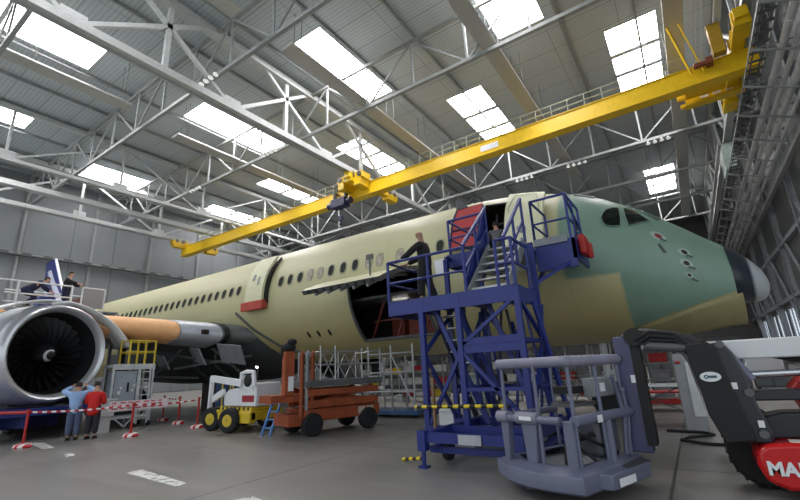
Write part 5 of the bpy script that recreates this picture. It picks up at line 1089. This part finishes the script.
for x in (-2.25, -.45):
    for y in (14.95, 15.55): m = MB(); m.bb((x - .03, y - .03, 0), (x + .03, y + .03, .86)); m.build('leg', steel_dark, t)
m = MB(); m.bar((-2.25, 15.5, .1), (-.5, 15.5, .85), .03); m.bar((-.5, 15.5, .1), (-2.25, 15.5, .85), .03); m.build('brace', steel_dark, t)
# jig frame with pale tubes under the forward belly
t = thing('tube_trestle', 'grey tubular trestle with blue feet beside the orange lift', 'frame', (-9.7, 14.0, 0))
for x in (-10.8, -9.7, -8.7):
    for y in (13.6, 14.6): m = MB(); m.tube((x, y, .25), (x, y, 2.9), .04, n=8); m.build('upright', galv, t)
for z in (.9, 1.6, 2.3, 2.85):
    m = MB(); m.tube((-10.8, 13.6, z), (-8.7, 13.6, z), .035, n=8); m.tube((-10.8, 14.6, z), (-8.7, 14.6, z), .035, n=8); m.tube((-10.8, 13.6, z), (-10.8, 14.6, z), .035, n=8); m.tube((-8.7, 13.6, z), (-8.7, 14.6, z), .035, n=8); m.build('crossbar', galv, t)
for a, b in (((-10.8, 13.6, .3), (-9.7, 13.6, 2.3)), ((-9.7, 13.6, 2.3), (-8.7, 13.6, .3))): m = MB(); m.tube(a, b, .03, n=6); m.build('brace', galv, t)
m = MB(); m.bb((-11, 13.4, .12), (-8.5, 14.8, .25)); m.build('base', mat('base_teal_blue', (50, 88, 130), .5), t)
for x in (-10.8, -8.7):
    for y in (13.6, 14.6): m = MB(); m.lathe([(-.03, .03), (-.03, .07), (.03, .07), (.03, .03)], (x, y, .07), (0, 1, 0), 12, cap=True); m.build('caster', rubber, t)
m = MB(); m.bb((-6.6, 13.4, .0), (-5.9, 14.0, 1.35)); m.bb((-6.65, 13.35, 1.35), (-5.85, 14.05, 1.4)); one(m, 'equipment_cabinet', mat('cabinet_greygreen', (130, 138, 134), .5), 'grey green cabinet standing behind the blue platform tower', 'cabinet', bevel=.02)
m = MB(); m.bb((-6.5, 11.4, .0), (-6.0, 11.8, .5)); m.bb((-6.53, 11.37, .46), (-5.97, 11.83, .54)); one(m, 'document_box', PAINT['white'], 'small white box on the floor behind the blue platform base', 'box', bevel=.02)
# dark corner under the wing: yellow trolley, blue container, bright lamp
t = thing('yellow_trolley', 'yellow railed trolley beside the compact lift under the wing', 'trolley', (-17.0, 11.8, 0))
m = MB(); m.bb((-17.8, 11.3, .3), (-16.2, 12.3, .5)); m.build('deck', yr, t)
m = MB()
for x in (-17.75, -17.0, -16.25):
    for y in (11.35, 12.25): m.tube((x, y, .4), (x, y, 1.6), .035, n=6)
for z in (1.0, 1.6): m.tube((-17.75, 11.35, z), (-16.25, 11.35, z), .03, n=6); m.tube((-17.75, 12.25, z), (-16.25, 12.25, z), .03, n=6)
m.build('railing', yr, t)
for x in (-17.6, -16.4):
    for y in (11.45, 12.15): m = MB(); m.lathe([(-.05, .08), (-.05, .16), (.05, .16), (.05, .08)], (x, y, .16), (0, 1, 0), 14, cap=True); m.build('wheel', rubber, t)
m = MB(); m.bb((-21.6, 14.0, 0), (-20.2, 15.2, 1.9)); m.bb((-21.65, 13.95, 1.9), (-20.15, 15.25, 1.98)); one(m, 'container', mat('container_blue', (72, 108, 160), .6), 'pale blue container in the shade under the wing', 'container', bevel=.03)
m = MB(); m.bb((-24.5, 15.0, 0), (-22.6, 16.2, 1.8)); m.bb((-24.55, 14.95, 1.8), (-22.55, 16.25, 1.9)); one(m, 'crate_stack', mat('crate_brown', (60, 46, 40), .7), 'brown wooden crate in the shade behind the service stand', 'crate', bevel=.03)
t = thing('work_lamp', 'bright tube lamp on a stand in the shade under the wing', 'lamp', (-19.3, 13.2, 0))
m = MB(); m.tube((-19.3, 13.2, 0), (-19.3, 13.2, 2.1), .03, n=8); m.box((-19.3, 13.2, .03), (.4, .4, .06)); m.build('stand', steel_dark, t)
m = MB(); m.bar((-19.7, 13.15, 2.12), (-18.9, 13.15, 2.12), .1); m.build('tube', mat('work_tube', (255, 252, 246), .3, var=0, emit=9), t)
for x, lab in ((-17.8, 'first of two small bright lamps left of the compact lift'), (-17.35, 'second of two small bright lamps left of the compact lift')):
    t = thing('spot_lamp', lab, 'lamp', (x, 13.4, 0), 'spot lamps under the wing')
    m = MB(); m.tube((x, 13.4, 0), (x, 13.4, 2.1), .025, n=8); m.box((x, 13.4, .03), (.3, .3, .06)); m.build('stand', steel_dark, t)
    m = MB(); m.ball((x, 13.35, 2.15), .08, 10, 8); m.build('bulb', MATS['work_tube'], t)

# row of lockers added far back to darken the bright background
for i in range(16):
    x = -19.0 + 1.45 * i; pale = i % 4 == 1; t = thing('locker', 'pale filler locker in the added row far back beyond the storage racks' if pale else 'dark grey filler locker in the added row far back beyond the storage racks', 'locker', (x, 27, 0), 'filler lockers beyond the storage racks')
    m = MB(); m.bb((x - .66, 26.7, .08), (x + .66, 27.4, 2.0 + .25 * (i % 3))); m.build('body', mat('locker_pale', (150, 152, 154), .5) if pale else mat('locker_dark', (58, 61, 64), .5), t)
    for s_ in (-1, 1): m = MB(); m.bb((x + s_ * .33 - .3, 26.67, .16), (x + s_ * .33 + .3, 26.7, 1.9)); d = m.build('door', mat('locker_door', (84, 88, 92), .45), t); m = MB(); m.bb((x + s_ * .08 - .02, 26.64, 1.0), (x + s_ * .08 + .02, 26.67, 1.2)); m.build('handle', black, d)
    for s_ in (-1, 1): m = MB(); m.bb((x + s_ * .55 - .06, 26.75, 0), (x + s_ * .55 + .06, 27.3, .08)); m.build('foot', black, t)
# a scaffold of crossed tubes between the racks and the viewer, under the nose
t = thing('tube_scaffold', 'grey scaffold of crossed tubes behind the boom lift basket', 'scaffold', (-3.6, 16.3, 0))
for k in range(6):
    x = -5.4 + .75 * k; m = MB(); m.tube((x, 16.3, 0), (x, 16.3, 2.35), .03, n=6); m.build('upright', galv, t)
    if k < 5:
        for a, b in (((x, .2), (x + .75, 1.2)), ((x + .75, .2), (x, 1.2)), ((x, 1.2), (x + .75, 2.3)), ((x + .75, 1.2), (x, 2.3))): m = MB(); m.tube((a[0], 16.3, a[1]), (b[0], 16.3, b[1]), .02, n=6); m.build('brace', steel_mid, t)
for z in (.2, 1.2, 2.3): m = MB(); m.tube((-5.4, 16.3, z), (-1.65, 16.3, z), .03, n=6); m.build('crossbar', galv, t)
m = MB(); m.bb((-5.5, 16.05, 2.33), (-1.55, 16.6, 2.38)); m.build('top_board', grey, t)
